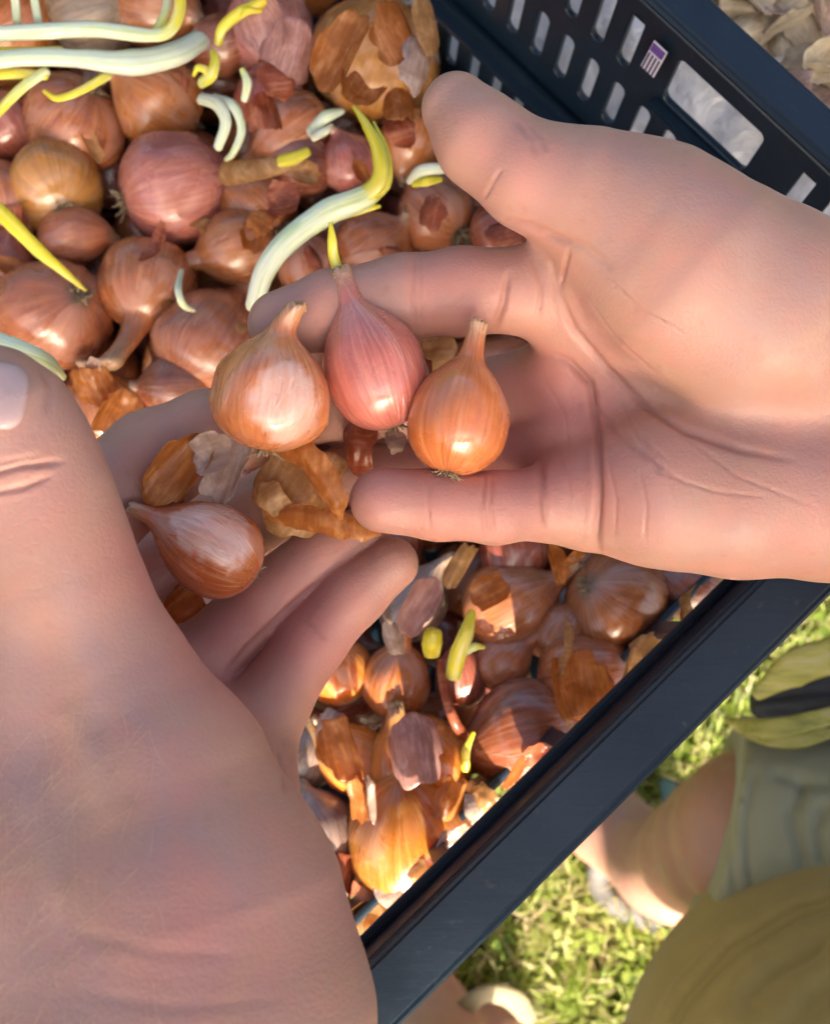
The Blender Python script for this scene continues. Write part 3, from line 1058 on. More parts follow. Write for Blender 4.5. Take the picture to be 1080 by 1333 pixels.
o_r = onion(8, 165, 46, 1.0, 120, 0, 'red', 'red-brown shallot at the left edge under the shoots', .12, 19)
o_s = onion(352, 45, 58, 1.05, 290, 10, 'rose', 'papery pink shallot between the yellow shoots and the flaky golden one', .5, 20, roots=0, wrinkle=.06)
o_t = onion(122, 14, 60, 1.0, 20, 0, 'grey', 'dull shallot along the top edge behind the white shoots', .15, 21)
o_u = onion(205, 10, 58, 1.0, 340, 20, 'brown', 'brown shallot at the top edge beneath the looped shoot', .15, 22)
o_v = onion(24, 40, 56, 1.0, 50, 10, 'orange', 'orange shallot in the top left corner behind the shoots', .15, 23)
o_w = onion(390, 215, 40, 1.1, 180, 5, 'dark', 'dark shallot between the two dry necks', .25, 24)
o_x = onion(330, 265, 44, 1.05, 140, 10, 'brown', 'dull brown shallot right of the large pink one', .2, 25)
o_y = onion(345, 130, 40, 1.0, 100, 10, 'red', 'red shallot below the papery pink one', .2, 26)
o_z = onion(285, 60, 40, 1.0, 200, 10, 'dark', 'dark shallot between the looped shoot and the papery one', .2, 27)
o_aa = onion(655, 305, 44, 1.0, 20, 10, 'red', 'dark red shallot peeping between thumb and index finger', .2, 28)
o_ab = onion(135, 535, 50, 1.05, 100, 10, 'orange', 'ragged orange shallot in torn skins beside the left thumb', .15, 29, roots=0, wrinkle=.05)
o_ac = onion(230, 505, 46, 1.0, 180, 10, 'dark', 'dark shallot in the gap above the left index finger', .15, 30)

# --- the heap, lower right
l_a = onion(805, 786, 70, .94, 330, -35, 'brown', 'round ribbed brown shallot under the heel of the right hand', .1, 41, roots=8)
l_b = onion(664, 788, 56, 1.12, 28, 5, 'copper', 'glossy copper shallot with its neck toward the ribbed one', .34, 42)
l_c = onion(655, 862, 36, 1.12, 42, 10, 'copper', 'small pear-shaped shallot right of the yellow sprout', .50, 43)
l_d = onion(516, 886, 47, 1.05, 82, 20, 'orange', 'orange-brown shallot with a white papery top', .5, 44, roots=0)
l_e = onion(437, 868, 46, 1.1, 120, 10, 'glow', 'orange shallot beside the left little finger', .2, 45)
l_f = onion(538, 785, 46, 1.1, 60, 10, 'grey', 'purple-grey papery shallot at the tip of the left little finger', .3, 46, roots=0, wrinkle=.10)
l_g = onion(680, 960, 70, 1.08, 200, -10, 'dark', 'large dark red-brown shallot against the near wall of the crate', .1, 47, roots=0, wrinkle=.04)
l_h = onion(765, 880, 62, 1.05, 10, 10, 'brown', 'brown shallot in a wide torn skin near the rim', .2, 48, roots=0)
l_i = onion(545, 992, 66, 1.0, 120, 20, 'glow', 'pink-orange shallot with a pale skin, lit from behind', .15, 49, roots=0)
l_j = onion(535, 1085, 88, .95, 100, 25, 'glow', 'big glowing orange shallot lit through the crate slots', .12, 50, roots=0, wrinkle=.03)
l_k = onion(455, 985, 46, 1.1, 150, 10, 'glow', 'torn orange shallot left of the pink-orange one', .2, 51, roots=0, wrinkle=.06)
l_l = onion(395, 985, 40, 1.0, 60, 10, 'grey', 'pale shallot against the left little finger', .2, 52)
l_m = onion(412, 1085, 56, 1.0, 100, 10, 'grey', 'greyish mouldy shallot beside the left wrist', .15, 53)
l_n = onion(668, 712, 46, 1.0, 100, 10, 'red', 'red shallot under the right little finger', .15, 54)
l_o = onion(895, 765, 44, 1.0, 150, 10, 'dark', 'dark shallot at the right end below the hand', .2, 55)
l_p = onion(600, 880, 34, 1.3, 95, 25, 'red', 'dark red sprouting shallot behind the small pear-shaped one', .3, 56)
l_q = onion(735, 825, 40, 1.0, 60, 5, 'brown', 'brown shallot wedged behind the copper one', .2, 57)

# --- half-hidden bulbs below
def fillers():
    rng = random.Random(5)
    protos = []
    for i in range(7):
        me, H, top = onion_mesh('shallot', .0175, 1.0 + .07 * i, .12 + .08 * (i % 4), 200 + i, .06, nu=28)
        protos.append(me)
    cnt = 0
    names = list(COLORS)
    pal = ['brown', 'dark', 'copper', 'red', 'orange', 'brown', 'copper', 'pink']
    for layer, dz in enumerate((-.026, -.046, -.066)):
        pts = []
        u = U1_ = NEAR - .40
        step = .036
        for i in range(14):
            for j in range(18):
                pts.append((NEAR - .030 - i * step + rng.uniform(-.009, .009), FAR - .028 - j * step + rng.uniform(-.009, .009)))
        for (u, v) in pts:
            P = crate_pt(u, v, 0); P.z = surf_z(P) + dz + rng.uniform(-.006, .006)
            x, y, d = proj(np.array([P]))
            if not (-60 < x[0] < 1140 and -60 < y[0] < 1330) and (layer == 2 or not (-420 < x[0] < 1500 and -300 < y[0] < 1750)): continue
            lim = DRAFT and (ZR - P.z) * math.tan(DRAFT) + .017
            if NEAR - u < lim or FAR - v < lim: continue
            Rw = .0175
            if any((P - Q).length < (Rw + q) * (.80 if layer == 0 else .72) for Q, q in PLACED): continue
            if layer == 2 and x[0] < 250 and y[0] > 1000: continue
            me = rng.choice(protos)
            o = link('shallot', me, None, 'half-hidden shallot deep in the shaded gaps of the heap', 'shallot', 'shallots buried under the top layer of the heap', None,
                     Matrix.Translation(P) @ basis((rng.uniform(-1, 1), rng.uniform(-1, 1), rng.uniform(-.3, .6)), (rng.uniform(-1, 1), rng.uniform(-1, 1), .3)).to_4x4() @ Matrix.Scale(rng.uniform(.85, 1.12), 4))
            c = COLORS[rng.choice(pal)]; v_ = rng.uniform(.75, 1.1)
            o.color = (c[0] * v_, c[1] * v_, c[2] * v_, 1)
            FILL.append((o, P, c))
            PLACED.append((P, Rw)); cnt += 1
    print('fillers', cnt)
fillers()

def D(o): return depth(o.matrix_world.translation)
# --- shoots
S = M['sprout']
dA = .455
px_tube('sprout', [(262, 52, dA + .01, 17), (225, 72, dA, 21), (170, 82, dA - .004, 22), (100, 76, dA - .006, 15), (40, 74, dA - .006, 15), (-40, 82, dA - .006, 14)], S, o_b, .8, (.18, .28))
px_tube('sprout', [(232, -30, dA - .01, 9), (234, 10, dA - .012, 10), (222, 38, dA - .012, 11), (195, 46, dA - .01, 11), (120, 38, dA - .008, 13), (40, 42, dA - .006, 13), (-40, 46, dA, 12)], S, o_b, .8, (.85, .15))
px_tube('sprout', [(218, -30, dA, 6), (216, 12, dA - .004, 7), (205, 38, dA - .006, 8)], S, o_b, .8, (.4, .62))
px_tube('sprout', [(140, 98, dA, 8), (105, 118, dA - .004, 7), (75, 128, dA - .004, 6), (57, 118, dA - .002, 3)], S, o_b, .7, (.58, .9))
px_tube('sprout', [(80, 66, dA, 8), (30, 68, dA, 9), (-40, 66, dA, 9)], S, o_a, .7, (.7, .75))
px_tube('sprout', [(60, 98, dA, 8), (20, 96, dA, 9), (-40, 99, dA, 9)], S, o_a, .7, (.62, .8))
px_tube('sprout', [(60, 92, dA, 9), (25, 118, dA - .003, 9), (-20, 165, dA - .003, 8)], S, o_a, .7, (.4, .75))
px_tube('sprout', [(50, 28, dA + .004, 7), (45, 0, dA, 7), (40, -30, dA, 7)], S, o_t, .7, (.3, .5))
px_tube('sprout', [(22, 28, dA + .004, 7), (20, 0, dA, 7), (16, -30, dA, 7)], S, o_v, .7, (.35, .5))
px_tube('sprout', [(284, 56, dA, 7), (290, 36, dA - .004, 9), (312, 16, dA - .006, 10), (338, 4, dA - .006, 8), (360, -14, dA - .004, 4)], S, o_z, .8, (.6, 1))
px_tube('sprout', [(300, 26, dA, 8), (320, 14, dA - .008, 8), (340, 14, dA - .006, 3)], S, o_z, .6, (.7, .95))
px_tube('sprout', [(262, 108, dA, 9), (276, 96, dA - .006, 12), (280, 78, dA - .006, 9), (276, 66, dA - .004, 4)], S, o_z, .8, (.55, .9))
px_tube('sprout', [(270, 92, dA - .006, 7), (258, 88, dA - .008, 6), (252, 98, dA - .006, 3)], S, o_z, .8, (.6, .9))
px_tube('sprout', [(318, 130, dA, 6), (322, 108, dA - .002, 8), (315, 90, dA - .002, 5)], S, o_y, .8, (.35, .62))
dB = .475
px_tube('sprout', [(262, 128, dB, 10), (284, 136, dB - .008, 11), (294, 160, dB - .010, 10), (284, 192, dB - .006, 8)], S, o_b, .8, (.02, .3))
px_tube('sprout', [(278, 128, dB, 9), (304, 138, dB - .010, 9), (315, 168, dB - .010, 8), (304, 198, dB - .006, 6), (294, 208, dB, 4)], S, o_b, .8, (.08, .55))
px_tube('sprout', [(-30, 246, .45, 11), (10, 285, .448, 13), (50, 325, .452, 11), (85, 355, .458, 7), (112, 378, .464, 2.5)], S, o_e, .35, (.74, .92))
# the big curled shoot and its companions
dC = .435
px_tube('sprout', [(330, 400, .44, 14), (345, 352, dC, 18), (375, 312, dC - .004, 19), (425, 276, dC - .006, 21), (470, 258, dC - .008, 20), (500, 236, dC - .010, 14)], S, o_q, .8, (0, .66), label='long white shoot turning yellow')
px_tube('sprout', [(455, 264, dC - .006, 14), (492, 238, dC - .012, 16), (493, 200, dC - .014, 12), (478, 165, dC - .012, 8), (460, 138, dC - .006, 2.5)], S, o_q, .7, (.62, .95))
px_tube('sprout', [(478, 258, dC - .008, 12), (503, 236, dC - .012, 9), (502, 196, dC - .012, 6), (486, 158, dC - .010, 2)], S, o_q, .7, (.68, .9))
px_tube('sprout', [(430, 280, dC - .004, 13), (470, 272, dC - .006, 8), (494, 268, dC - .006, 3)], S, o_q, .6, (.55, .8))
px_tube('sprout', [(404, 172, .47, 9), (424, 152, .462, 11), (446, 144, .462, 5)], S, o_p, .8, (.1, .4))
px_tube('sprout', [(408, 178, .466, 8), (424, 170, .462, 7), (432, 162, .464, 3)], S, o_p, .8, (0, .2))
px_tube('dry_neck', [(296, 226, .478, 20), (330, 222, .47, 17), (368, 214, .466, 16), (392, 205, .465, 14)], M['peel_tan'], o_p, .9)
px_tube('sprout', [(366, 210, .462, 11), (384, 205, .458, 11), (400, 197, .458, 8)], S, o_p, .8, (.70, .85))
px_tube('sprout', [(532, 236, .462, 6), (548, 222, .455, 10), (572, 219, .455, 9), (584, 222, .46, 4)], S, o_m, .8, (0, .25))
px_tube('sprout', [(538, 240, .46, 5), (556, 236, .455, 8), (574, 233, .458, 4)], S, o_m, .8, (.72, .8))
px_tube('sprout', [(236, 352, .47, 4), (232, 375, .462, 6), (238, 396, .462, 6), (252, 404, .47, 4)], S, o_h, .8, (.2, .5))
px_tube('sprout', [(-30, 440, .36, 22), (20, 455, .355, 20), (60, 470, .36, 14), (84, 492, .38, 5)], S, o_e, .6, (.3, .5))
# lower heap
px_tube('sprout', [(590, 880, .425, 13), (596, 850, .415, 15), (606, 824, .410, 13), (614, 797, .412, 7)], S, l_p, .7, (.58, .78))
px_tube('sprout', [(600, 850, .415, 8), (618, 842, .412, 7), (630, 843, .414, 3)], S, l_p, .7, (.5, .7))
px_tube('sprout', [(562, 850, .425, 14), (562, 838, .415, 17), (563, 824, .413, 15)], S, l_p, .8, (.68, .80))
px_tube('sprout', [(606, 1002, .43, 7), (606, 978, .42, 8), (616, 954, .42, 4)], S, l_g, .7, (.62, .78))
px_tube('dry_neck', [(573, 860, .425, 6), (578, 900, .42, 7), (592, 940, .42, 9), (606, 960, .425, 10)], M['peel_red'], l_p, .6)

# --- torn skins lying on the heap
def flakes():
    O, T, RD, PL = M['peel'], M['peel_tan'], M['peel_red'], M['peel_pale']
    # on the big golden bulb
    for (x, y, w, h, a, m, t, c) in ((450, 70, 90, 110, 60, O, (10, -25), .9), (520, 40, 90, 80, 120, O, (20, 25), .8), (545, 80, 60, 80, 80, PL, (-10, 30), .7),
                                     (470, 125, 80, 60, 70, O, (-40, 0), .8), (520, 130, 60, 60, 95, O, (-30, 10), .9), (560, 30, 50, 80, 100, T, (0, 40), .6)):
        sheet(x, y, .452, w, h, a, m, None, o_k, t, c, .5, 3)
    for (x, y, w, h, a, t) in ((375, 75, 80, 90, 70, (20, 20)), (345, 30, 80, 90, 110, (10, -20)), (360, 95, 70, 50, 20, (-30, 0))):
        sheet(x, y, .452, w, h, a, M['peel_pink'] if y < 90 else RD, None, o_s, t, .6, .6, 4)
    sheet(118, 505, .44, 70, 60, 110, O, None, o_ab, (30, -10), .7, .7, 5)
    sheet(150, 540, .445, 70, 70, 60, O, None, o_ab, (0, 30), .8, .8, 6)
    sheet(122, 482, .44, 26, 46, 70, PL, None, o_ab, (40, 10), .7, .5, 7)
    sheet(560, 276, .455, 46, 44, 70, RD, None, o_o, (10, -20), .6, .8, 8)
    sheet(520, 165, .46, 60, 44, 20, RD, None, o_m, (-10, 0), .8, .5, 9)
    sheet(655, 308, .44, 70, 44, 20, RD, None, o_aa, (0, 0), .9, .6, 10)
    sheet(370, 262, .468, 66, 46, 10, RD, None, o_x, (15, -10), .7, .7, 11)
    sheet(340, 285, .468, 50, 40, 150, O, None, o_x, (-20, 10), .7, .7, 12)
    sheet(345, 145, .46, 60, 60, 100, RD, None, o_y, (0, 20), .7, .8, 13)
    sheet(205, 320, .462, 70, 26, 150, RD, None, o_f, (-30, 0), .6, .6, 14)
    rg = random.Random(21)
    for (o, x, y) in ((o_a, 120, 190), (o_b, 225, 112), (o_b, 180, 150), (o_c, 55, 222), (o_e, 40, 440), (o_f, 170, 345), (o_f, 215, 395), (o_g, 300, 420), (o_g, 245, 455), (o_i, 20, 285),
                      (o_l, 470, 225), (o_n, 510, 330), (o_q, 410, 335), (o_t, 130, 20), (o_u, 190, 10), (big_pink, 262, 290), (o_h, 330, 310), (o_j, 15, 350), (o_w, 400, 228)):
        dd = depth(o.matrix_world.translation) - .016
        sheet(x, y, dd, rg.uniform(22, 46), rg.uniform(26, 54), rg.uniform(0, 180), rg.choice((O, RD, O, T)), None, o, (rg.uniform(-25, 25), rg.uniform(-25, 25)), .8, .45, rg.randint(0, 99))
    # lower right
    sheet(600, 742, .41, 44, 76, 62, T, None, l_f, (20, 25), 1.0, .5, 15)
    sheet(545, 790, .41, 60, 84, 60, M['peel_pink'], None, l_f, (0, 0), .9, .6, 16)
    sheet(512, 832, .415, 40, 50, 100, PL, None, l_d, (20, 0), .9, .6, 17)
    sheet(640, 772, .415, 60, 50, 30, O, None, l_b, (10, -20), .9, .5, 18)
    sheet(722, 735, .405, 40, 60, 110, O, None, l_b, (30, 30), 1.0, .8, 19)
    sheet(755, 720, .40, 60, 22, 150, O, None, l_b, (40, 0), .6, .8, 20)
    sheet(745, 890, .41, 110, 90, 100, O, None, l_h, (-10, 20), .8, .6, 21)
    sheet(815, 875, .405, 44, 76, 80, T, None, l_h, (10, 45), .9, .6, 22)
    sheet(740, 846, .403, 90, 18, 170, T, None, l_h, (30, 0), .5, .8, 23)
    sheet(448, 975, .42, 74, 90, 110, O, None, l_k, (0, -20), .8, .9, 24)
    sheet(425, 950, .425, 54, 54, 80, PL, None, l_l, (0, -20), .8, .7, 25)
    sheet(540, 975, .412, 110, 96, 100, M['peel_pink'], None, l_i, (-20, 0), 1.0, .35, 26)
    sheet(590, 1045, .415, 60, 80, 70, O, None, l_i, (10, 30), .9, .5, 27)
    sheet(470, 1040, .42, 40, 70, 100, O, None, l_j, (10, -30), .9, .5, 28)
    # loose ones along the near wall
    g = 'torn skins along the near wall of the crate'
    sheet(895, 800, .40, 130, 34, 35, T, 'long tan strip of skin lying along the crate rim', None, (-25, 20), .8, .6, 31, group=g, name='onion_skin')
    sheet(780, 910, .415, 80, 40, 40, O, 'crumpled orange scrap at the foot of the crate wall', None, (-30, 10), .8, .9, 32, group=g, name='onion_skin')
    sheet(480, 1040, .415, 20, 74, 95, PL, 'narrow white sliver standing in for a streak of sunlight', None, (10, 45), 1.0, .3, 33, group=g, name='onion_skin')  # pale sheet put where sun through a slot draws a bright streak
    sheet(425, 1175, 0.414, 70, 50, 60, PL, 'white scrap of skin beside the left wrist', None, (0, 20), .6, .7, 34, group=g, name='onion_skin')
    sheet(505, 1165, 0.414, 56, 40, 30, PL, 'bright white flake lowest in the crate corner', None, (20, -10), .4, .5, 35, group=g, name='onion_skin')
    sheet(545, 1140, 0.409, 60, 34, 35, T, 'cream flake beside the glowing orange bulb', None, (10, -10), .6, .5, 36, group=g, name='onion_skin')
    sheet(592, 1095, 0.404, 36, 56, 50, PL, 'pale flake leaning on the slotted wall', None, (10, 30), .7, .5, 37, group=g, name='onion_skin')
    sheet(615, 1060, 0.404, 60, 22, 20, PL, 'thin white sliver at the edge of the sunlight', None, (20, 0), .8, .5, 38, group=g, name='onion_skin')
    sheet(668, 1005, .41, 24, 50, 60, O, 'small orange scrap touching the large dark bulb', None, (0, 30), .8, .4, 39, group=g, name='onion_skin')
    sheet(480, 1125, .44, 90, 60, 20, T, 'brown curled skin under the white flakes', None, (0, 0), .7, .9, 40, group=g, name='onion_skin')
    sheet(700, 985, .418, 60, 40, 40, RD, 'dark red scrap beneath the large dark bulb', None, (10, 10), .7, .9, 41, group=g, name='onion_skin')
    for k, (x, y, w, h, a, m_, lab) in enumerate((
        (470, 1200, 80, 60, 40, T, 'tan husk wedged in the corner under the wrist'), (440, 1150, 60, 80, 80, RD, 'dark husk between the wrist and the white flakes'),
        (520, 1195, 90, 40, 40, T, 'straw-coloured husk flat against the lower slots'), (500, 1215, 60, 50, 10, O, 'orange husk crumb at the bottom of the corner'),
        (560, 1125, 70, 50, 60, O, 'orange scrap under the cream flake'), (640, 1050, 70, 36, 40, T, 'tan scrap along the slots right of the glowing bulb'),
        (850, 850, 60, 50, 60, T, 'tan scrap between the torn skin and the rim'), (830, 900, 40, 30, 20, O, 'tiny orange crumb by the rim'))):
        sheet(x, y, .425 if y > 1100 else .42, w, h, a, m_, lab, None, (10 * (k % 3 - 1), 15), .7, .7, 80 + k, group=g, name='onion_skin')
flakes()

# ------------------------------------------------------------------ the person
person = empty('person', at(1250, 1500, 0), 'person in olive shirt and grey-green shorts cupping shallots in both hands', 'person')
P_INV = Matrix.Translation(-person.location)

def ppart(name, me, label=None, parent=None):
    me.transform(P_INV)
    return link(name, me, parent or person, label)

# right hand: palm up, fingers to the left, thumb at the top
right_me, RH = hand_mesh('right_hand',
    palm=[
        [(1420, 640, .335, 118), (1250, 590, .318, 112), (1120, 470, .300, 128), (985, 405, .289, 135), (895, 352, .285, 128), (835, 298, .285, 106)],
        [(835, 298, .285, 104), (755, 250, .283, 76), (690, 229, .284, 63), (628, 184, .287, 56), (594, 141, .290, 46)],
        [(1420, 650, .335, 118), (1240, 650, .318, 110), (1080, 640, .299, 112), (960, 640, .298, 108), (862, 636, .299, 100), (775, 646, .304, 74)],
        [(1200, 520, .318, 95), (980, 480, .306, 84), (748, 402, .304, 60)],
        [(1200, 560, .318, 95), (980, 545, .309, 80), (745, 492, .315, 58)],
        [(1200, 600, .318, 95), (980, 600, .309, 80), (745, 575, .316, 56)],
    ],
    fingers=[
        [(752, 390, .305, 62), (690, 378, .301, 56), (600, 379, .300, 55), (525, 387, .299, 54), (432, 404, .296, 51), (366, 422, .294, 44)],
        [(748, 492, .318, 60), (640, 522, .328, 54), (555, 528, .330, 53), (450, 528, .326, 48), (380, 540, .318, 42)],
        [(748, 575, .318, 58), (650, 610, .328, 51), (560, 622, .330, 50), (455, 628, .326, 46), (400, 630, .322, 40)],
        [(762, 640, .310, 56), (712, 655, .300, 48), (645, 661, .292, 46), (570, 657, .288, 45), (498, 651, .286, 43)],
    ],
    h=.0010,
    creases=[
        # life line, heart line, hand edge fold
        ([(722, 335), (728, 385), (748, 430), (790, 480), (838, 528), (890, 560), (960, 585), (1040, 600)], 5, 1.0, .6),
        ([(700, 455), (740, 470), (768, 500), (777, 560), (779, 640), (776, 700), (784, 740)], 5, 1.4, .7),
        ([(692, 330), (704, 372), (700, 420)], 3, .45, .3), ([(716, 330), (722, 372), (726, 420)], 3, .45, .35), ([(742, 320), (735, 350), (728, 378)], 3, .5, .45),
        ([(662, 350), (655, 395), (640, 440)], 4, 1.0, .3),
        ([(768, 520), (800, 560), (850, 600)], 5, .6, .15), ([(830, 560), (850, 590), (862, 620)], 5, .5, .15),
        # finger joints
        ([(541, 325), (537, 380), (543, 435)], 3, .6, .25), ([(549, 325), (546, 380), (551, 432)], 3, .4, .15),
        ([(632, 612), (628, 655), (634, 704)], 3, .6, .2), ([(641, 612), (638, 655), (643, 704)], 3, .5, .2),
        ([(560, 612), (556, 650), (560, 700)], 3, .25, .08),
        # thumb
        ([(640, 285), (690, 293), (745, 318)], 5, .6, .25), ([(668, 152), (690, 178), (700, 205)], 4, .5, .15), ([(686, 158), (704, 178), (712, 198)], 4, .45, .15),
        ([(655, 215), (640, 240), (628, 262)], 3, .3, .1),
        ([(700, 300), (760, 320), (800, 352)], 6, .6, .15), ([(757, 425), (800, 440), (850, 452)], 7, .3, .08),
        ([(702, 590), (708, 640), (712, 690)], 5, 1.0, .5),
        ([(800, 500), (840, 590), (905, 640)], 2.2, .22, .16),
        ([(845, 610), (930, 640), (1010, 648)], 2.2, .22, .16),
        ([(700, 480), (735, 540), (742, 600)], 2.2, .22, .16),
        ([(790, 590), (802, 650), (800, 700)], 2.2, .22, .16),
        ([(830, 600), (842, 660), (838, 710)], 2.2, .22, .16),
        ([(760, 380), (800, 440), (870, 500)], 2.2, .22, .16),
        ([(770, 340), (830, 400), (900, 440)], 2.2, .22, .16),
        ([(880, 560), (960, 620), (1060, 660)], 2.2, .22, .16),
        ([(812, 548), (870, 600), (880, 660)], 2.2, .22, .16),
        ([(716, 560), (740, 620), (745, 680)], 2.2, .22, .16),

    ],
    flushes=[(660, 600, 130, .7), (720, 520, 90, .8), (580, 660, 90, .75), (500, 650, 50, .7), (600, 390, 100, .55), (430, 410, 70, .4), (780, 620, 90, .5), (680, 200, 70, .35), (1040, 700, 120, .25)],
    veins=[([(860, 235), (930, 280), (1020, 350), (1090, 400)], 40, .6), ([(900, 330), (980, 420), (1080, 480)], 18, .35), ([(850, 420), (930, 500), (1010, 560)], 40, .25), ([(820, 640), (920, 690), (1050, 690)], 20, .2)])
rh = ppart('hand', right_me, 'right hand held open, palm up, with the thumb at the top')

left_me, LH = hand_mesh('left_hand',
    palm=[
        [(245, 1650, .235, 250), (248, 1480, .235, 240), (250, 1330, .236, 232), (238, 1180, .240, 200), (204, 1020, .244, 142), (140, 890, .246, 107), (84, 750, .244, 78)],
        [(84, 750, .244, 78), (52, 645, .242, 86), (24, 580, .240, 84), (2, 535, .238, 74), (-14, 512, .237, 58)],
        [(150, 1650, .24, 240), (130, 1400, .242, 230), (60, 1150, .252, 210), (-20, 930, .262, 190), (-60, 760, .272, 150)],
        [(230, 1250, .26, 180), (180, 1000, .285, 110), (40, 740, .300, 70)],
        [(240, 1250, .262, 180), (230, 1000, .300, 95), (110, 800, .326, 62)],
        [(250, 1250, .262, 170), (262, 1020, .302, 74), (222, 900, .317, 56)],
        [(260, 1200, .262, 150), (316, 1020, .296, 58), (325, 970, .308, 48)],
    ],
    fingers=[
        [(40, 740, .300, 70), (120, 665, .304, 68), (200, 600, .307, 66), (272, 566, .309, 58), (345, 560, .312, 46)],
        [(110, 800, .326, 60), (200, 745, .338, 58), (290, 690, .340, 54), (370, 650, .338, 48), (420, 630, .334, 40)],
        [(222, 900, .316, 58), (264, 864, .316, 54), (343, 784, .317, 47), (428, 715, .317, 42), (474, 692, .316, 34)],
        [(322, 985, .304, 50), (354, 914, .309, 49), (404, 836, .313, 45), (461, 772, .313, 42), (510, 734, .311, 35)],
    ],
    h=.0010,
    creases=[
        ([(-30, 622), (30, 606), (88, 600)], 4, .7, .4), ([(-30, 646), (30, 634), (70, 618)], 4, .55, .3), ([(-30, 608), (10, 600), (60, 592)], 4, .3, .15),
        ([(60, 540), (66, 500), (48, 470)], 5, .4, .15),
        ([(392, 800), (410, 815), (428, 835)], 3, .4, .15),
        ([(288, 884), (322, 842), (368, 797), (430, 742)], 4, .6, .8),
        ([(360, 965), (368, 1000), (372, 1035)], 4, .7, .4),
        ([(60, 1205), (200, 1238), (330, 1245)], 10, .15, .06), ([(90, 1290), (220, 1312), (380, 1300)], 10, .15, .06),
        ([(60, 900), (120, 980), (150, 1080)], 22, -.45, 0), ([(30, 1010), (60, 1090), (80, 1200)], 20, -.4, 0),
    ],
    flushes=[(400, 820, 110, .8), (300, 830, 110, .7), (200, 740, 80, .7), (240, 580, 70, .35), (260, 1220, 110, .5), (60, 640, 80, .3), (230, 1000, 90, .25), (420, 1180, 90, .3), (265, 1235, 70, .35)],
    kp=.014, veins=[([(70, 700), (100, 790), (135, 870), (120, 960), (140, 1060)], 22, .8), ([(130, 870), (200, 960), (215, 1060), (190, 1180)], 20, .7), ([(10, 780), (40, 900), (30, 1020), (60, 1150)], 26, .55), ([(215, 1060), (290, 1110), (330, 1200)], 20, .5), ([(60, 1180), (120, 1260), (140, 1333)], 26, .5)])
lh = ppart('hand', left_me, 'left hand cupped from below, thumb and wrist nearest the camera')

def surf_patch(name, hand, cx, cy, wx, wy, ang, off, m, n=14, dome=0.0):
    """thin curved plate (a nail) lying on the part of a hand seen at (cx, cy)"""
    V, Fc, nrm, x, y, d = hand
    sel = (np.abs(x - cx) < wx + wy + 20) & (np.abs(y - cy) < wx + wy + 20)
    xs, ys, ds = x[sel], y[sel], d[sel]
    ca, sa = math.cos(R(ang)), math.sin(R(ang))
    P, F2 = [], []
    for k in range(2):
        for i in range(n + 1):
            for j in range(n + 1):
                a, b = i / n * 2 - 1, j / n * 2 - 1
                r = (abs(a) ** 3.2 + abs(b) ** 3.2) ** (1 / 3.2)
                mx = max(abs(a), abs(b))
                f = mx / max(r, 1e-6) if r > 0 else 1
                u, v = a * f * wx, b * f * wy
                px, py = cx + u * ca + v * sa, cy - u * sa + v * ca
                dist = (xs - px) ** 2 + (ys - py) ** 2
                near = np.argsort(dist)[:60]
                near = near[ds[near] < ds[near].min() + .004]
                dd = float(np.mean(np.sort(ds[near])[:12]))
                e = min(1, max(0, 1.0 - mx) * 5)
                P.append(W(px, py, dd - off * (.25 + .75 * e) - dome * (1 - a * a) + k * .0012))
    s = (n + 1) ** 2
    for i in range(n):
        for j in range(n):
            q = (i * (n + 1) + j, i * (n + 1) + j + 1, (i + 1) * (n + 1) + j + 1, (i + 1) * (n + 1) + j)
            F2.append(q); F2.append(tuple(s + t for t in reversed(q)))
    ids = [i * (n + 1) for i in range(n)] + [n * (n + 1) + j for j in range(n)] + [i * (n + 1) + n for i in range(n, 0, -1)] + [j for j in range(n, 0, -1)]
    for q in range(len(ids)):
        a, b = ids[q], ids[(q + 1) % len(ids)]
        F2.append((b, s + b, s + a, a))
    return mesh(name, P, F2, m)
me = surf_patch('nail', LH, 0, 514, 44, 36, 80, .0007, M['nail'])
ppart('nail', me, None, lh)

def arm_hair():
    V, Fc, nrm, x, y, d = LH
    rng = random.Random(8)
    sel = np.where((x > -30) & (x < 210) & (y > 930) & (y < 1330) & (nrm @ np.array(CZ) > .45))[0]
    vv, ff = [], []
    for i in rng.sample(list(sel), 260):
        if rng.random() < (x[i] / 240): continue
        p = Vector(V[i]); n_ = Vector(nrm[i])
        t = (CU * -.7 + CR * rng.uniform(-.9, .3)); t = (t - n_ * t.dot(n_)).normalized()
        L = rng.uniform(.006, .012); sd = t.cross(n_)
        b = len(vv)
        for f in (0, .5, 1):
            c = p + t * L * f + n_ * (L * (.35 * f - .2 * f * f)) + sd * (L * .2 * f * f * rng.uniform(-1, 1))
            w = .00004 * (1 - .7 * f)
            vv += [c + sd * w, c - sd * w * .5 + n_ * w, c - sd * w * .5 - n_ * w]
        for k in (0, 3):
            for q in range(3):
                ff.append((b + k + q, b + k + (q + 1) % 3, b + k + 3 + (q + 1) % 3, b + k + 3 + q))
    me = mesh('arm_hair', vv, ff, plain('fair_hair', (.72, .55, .36), .4, (.60, .44, .28), 60, 0))
    o = ppart('arm_hair', me, None, lh); o['kind'] = 'stuff'
arm_hair()

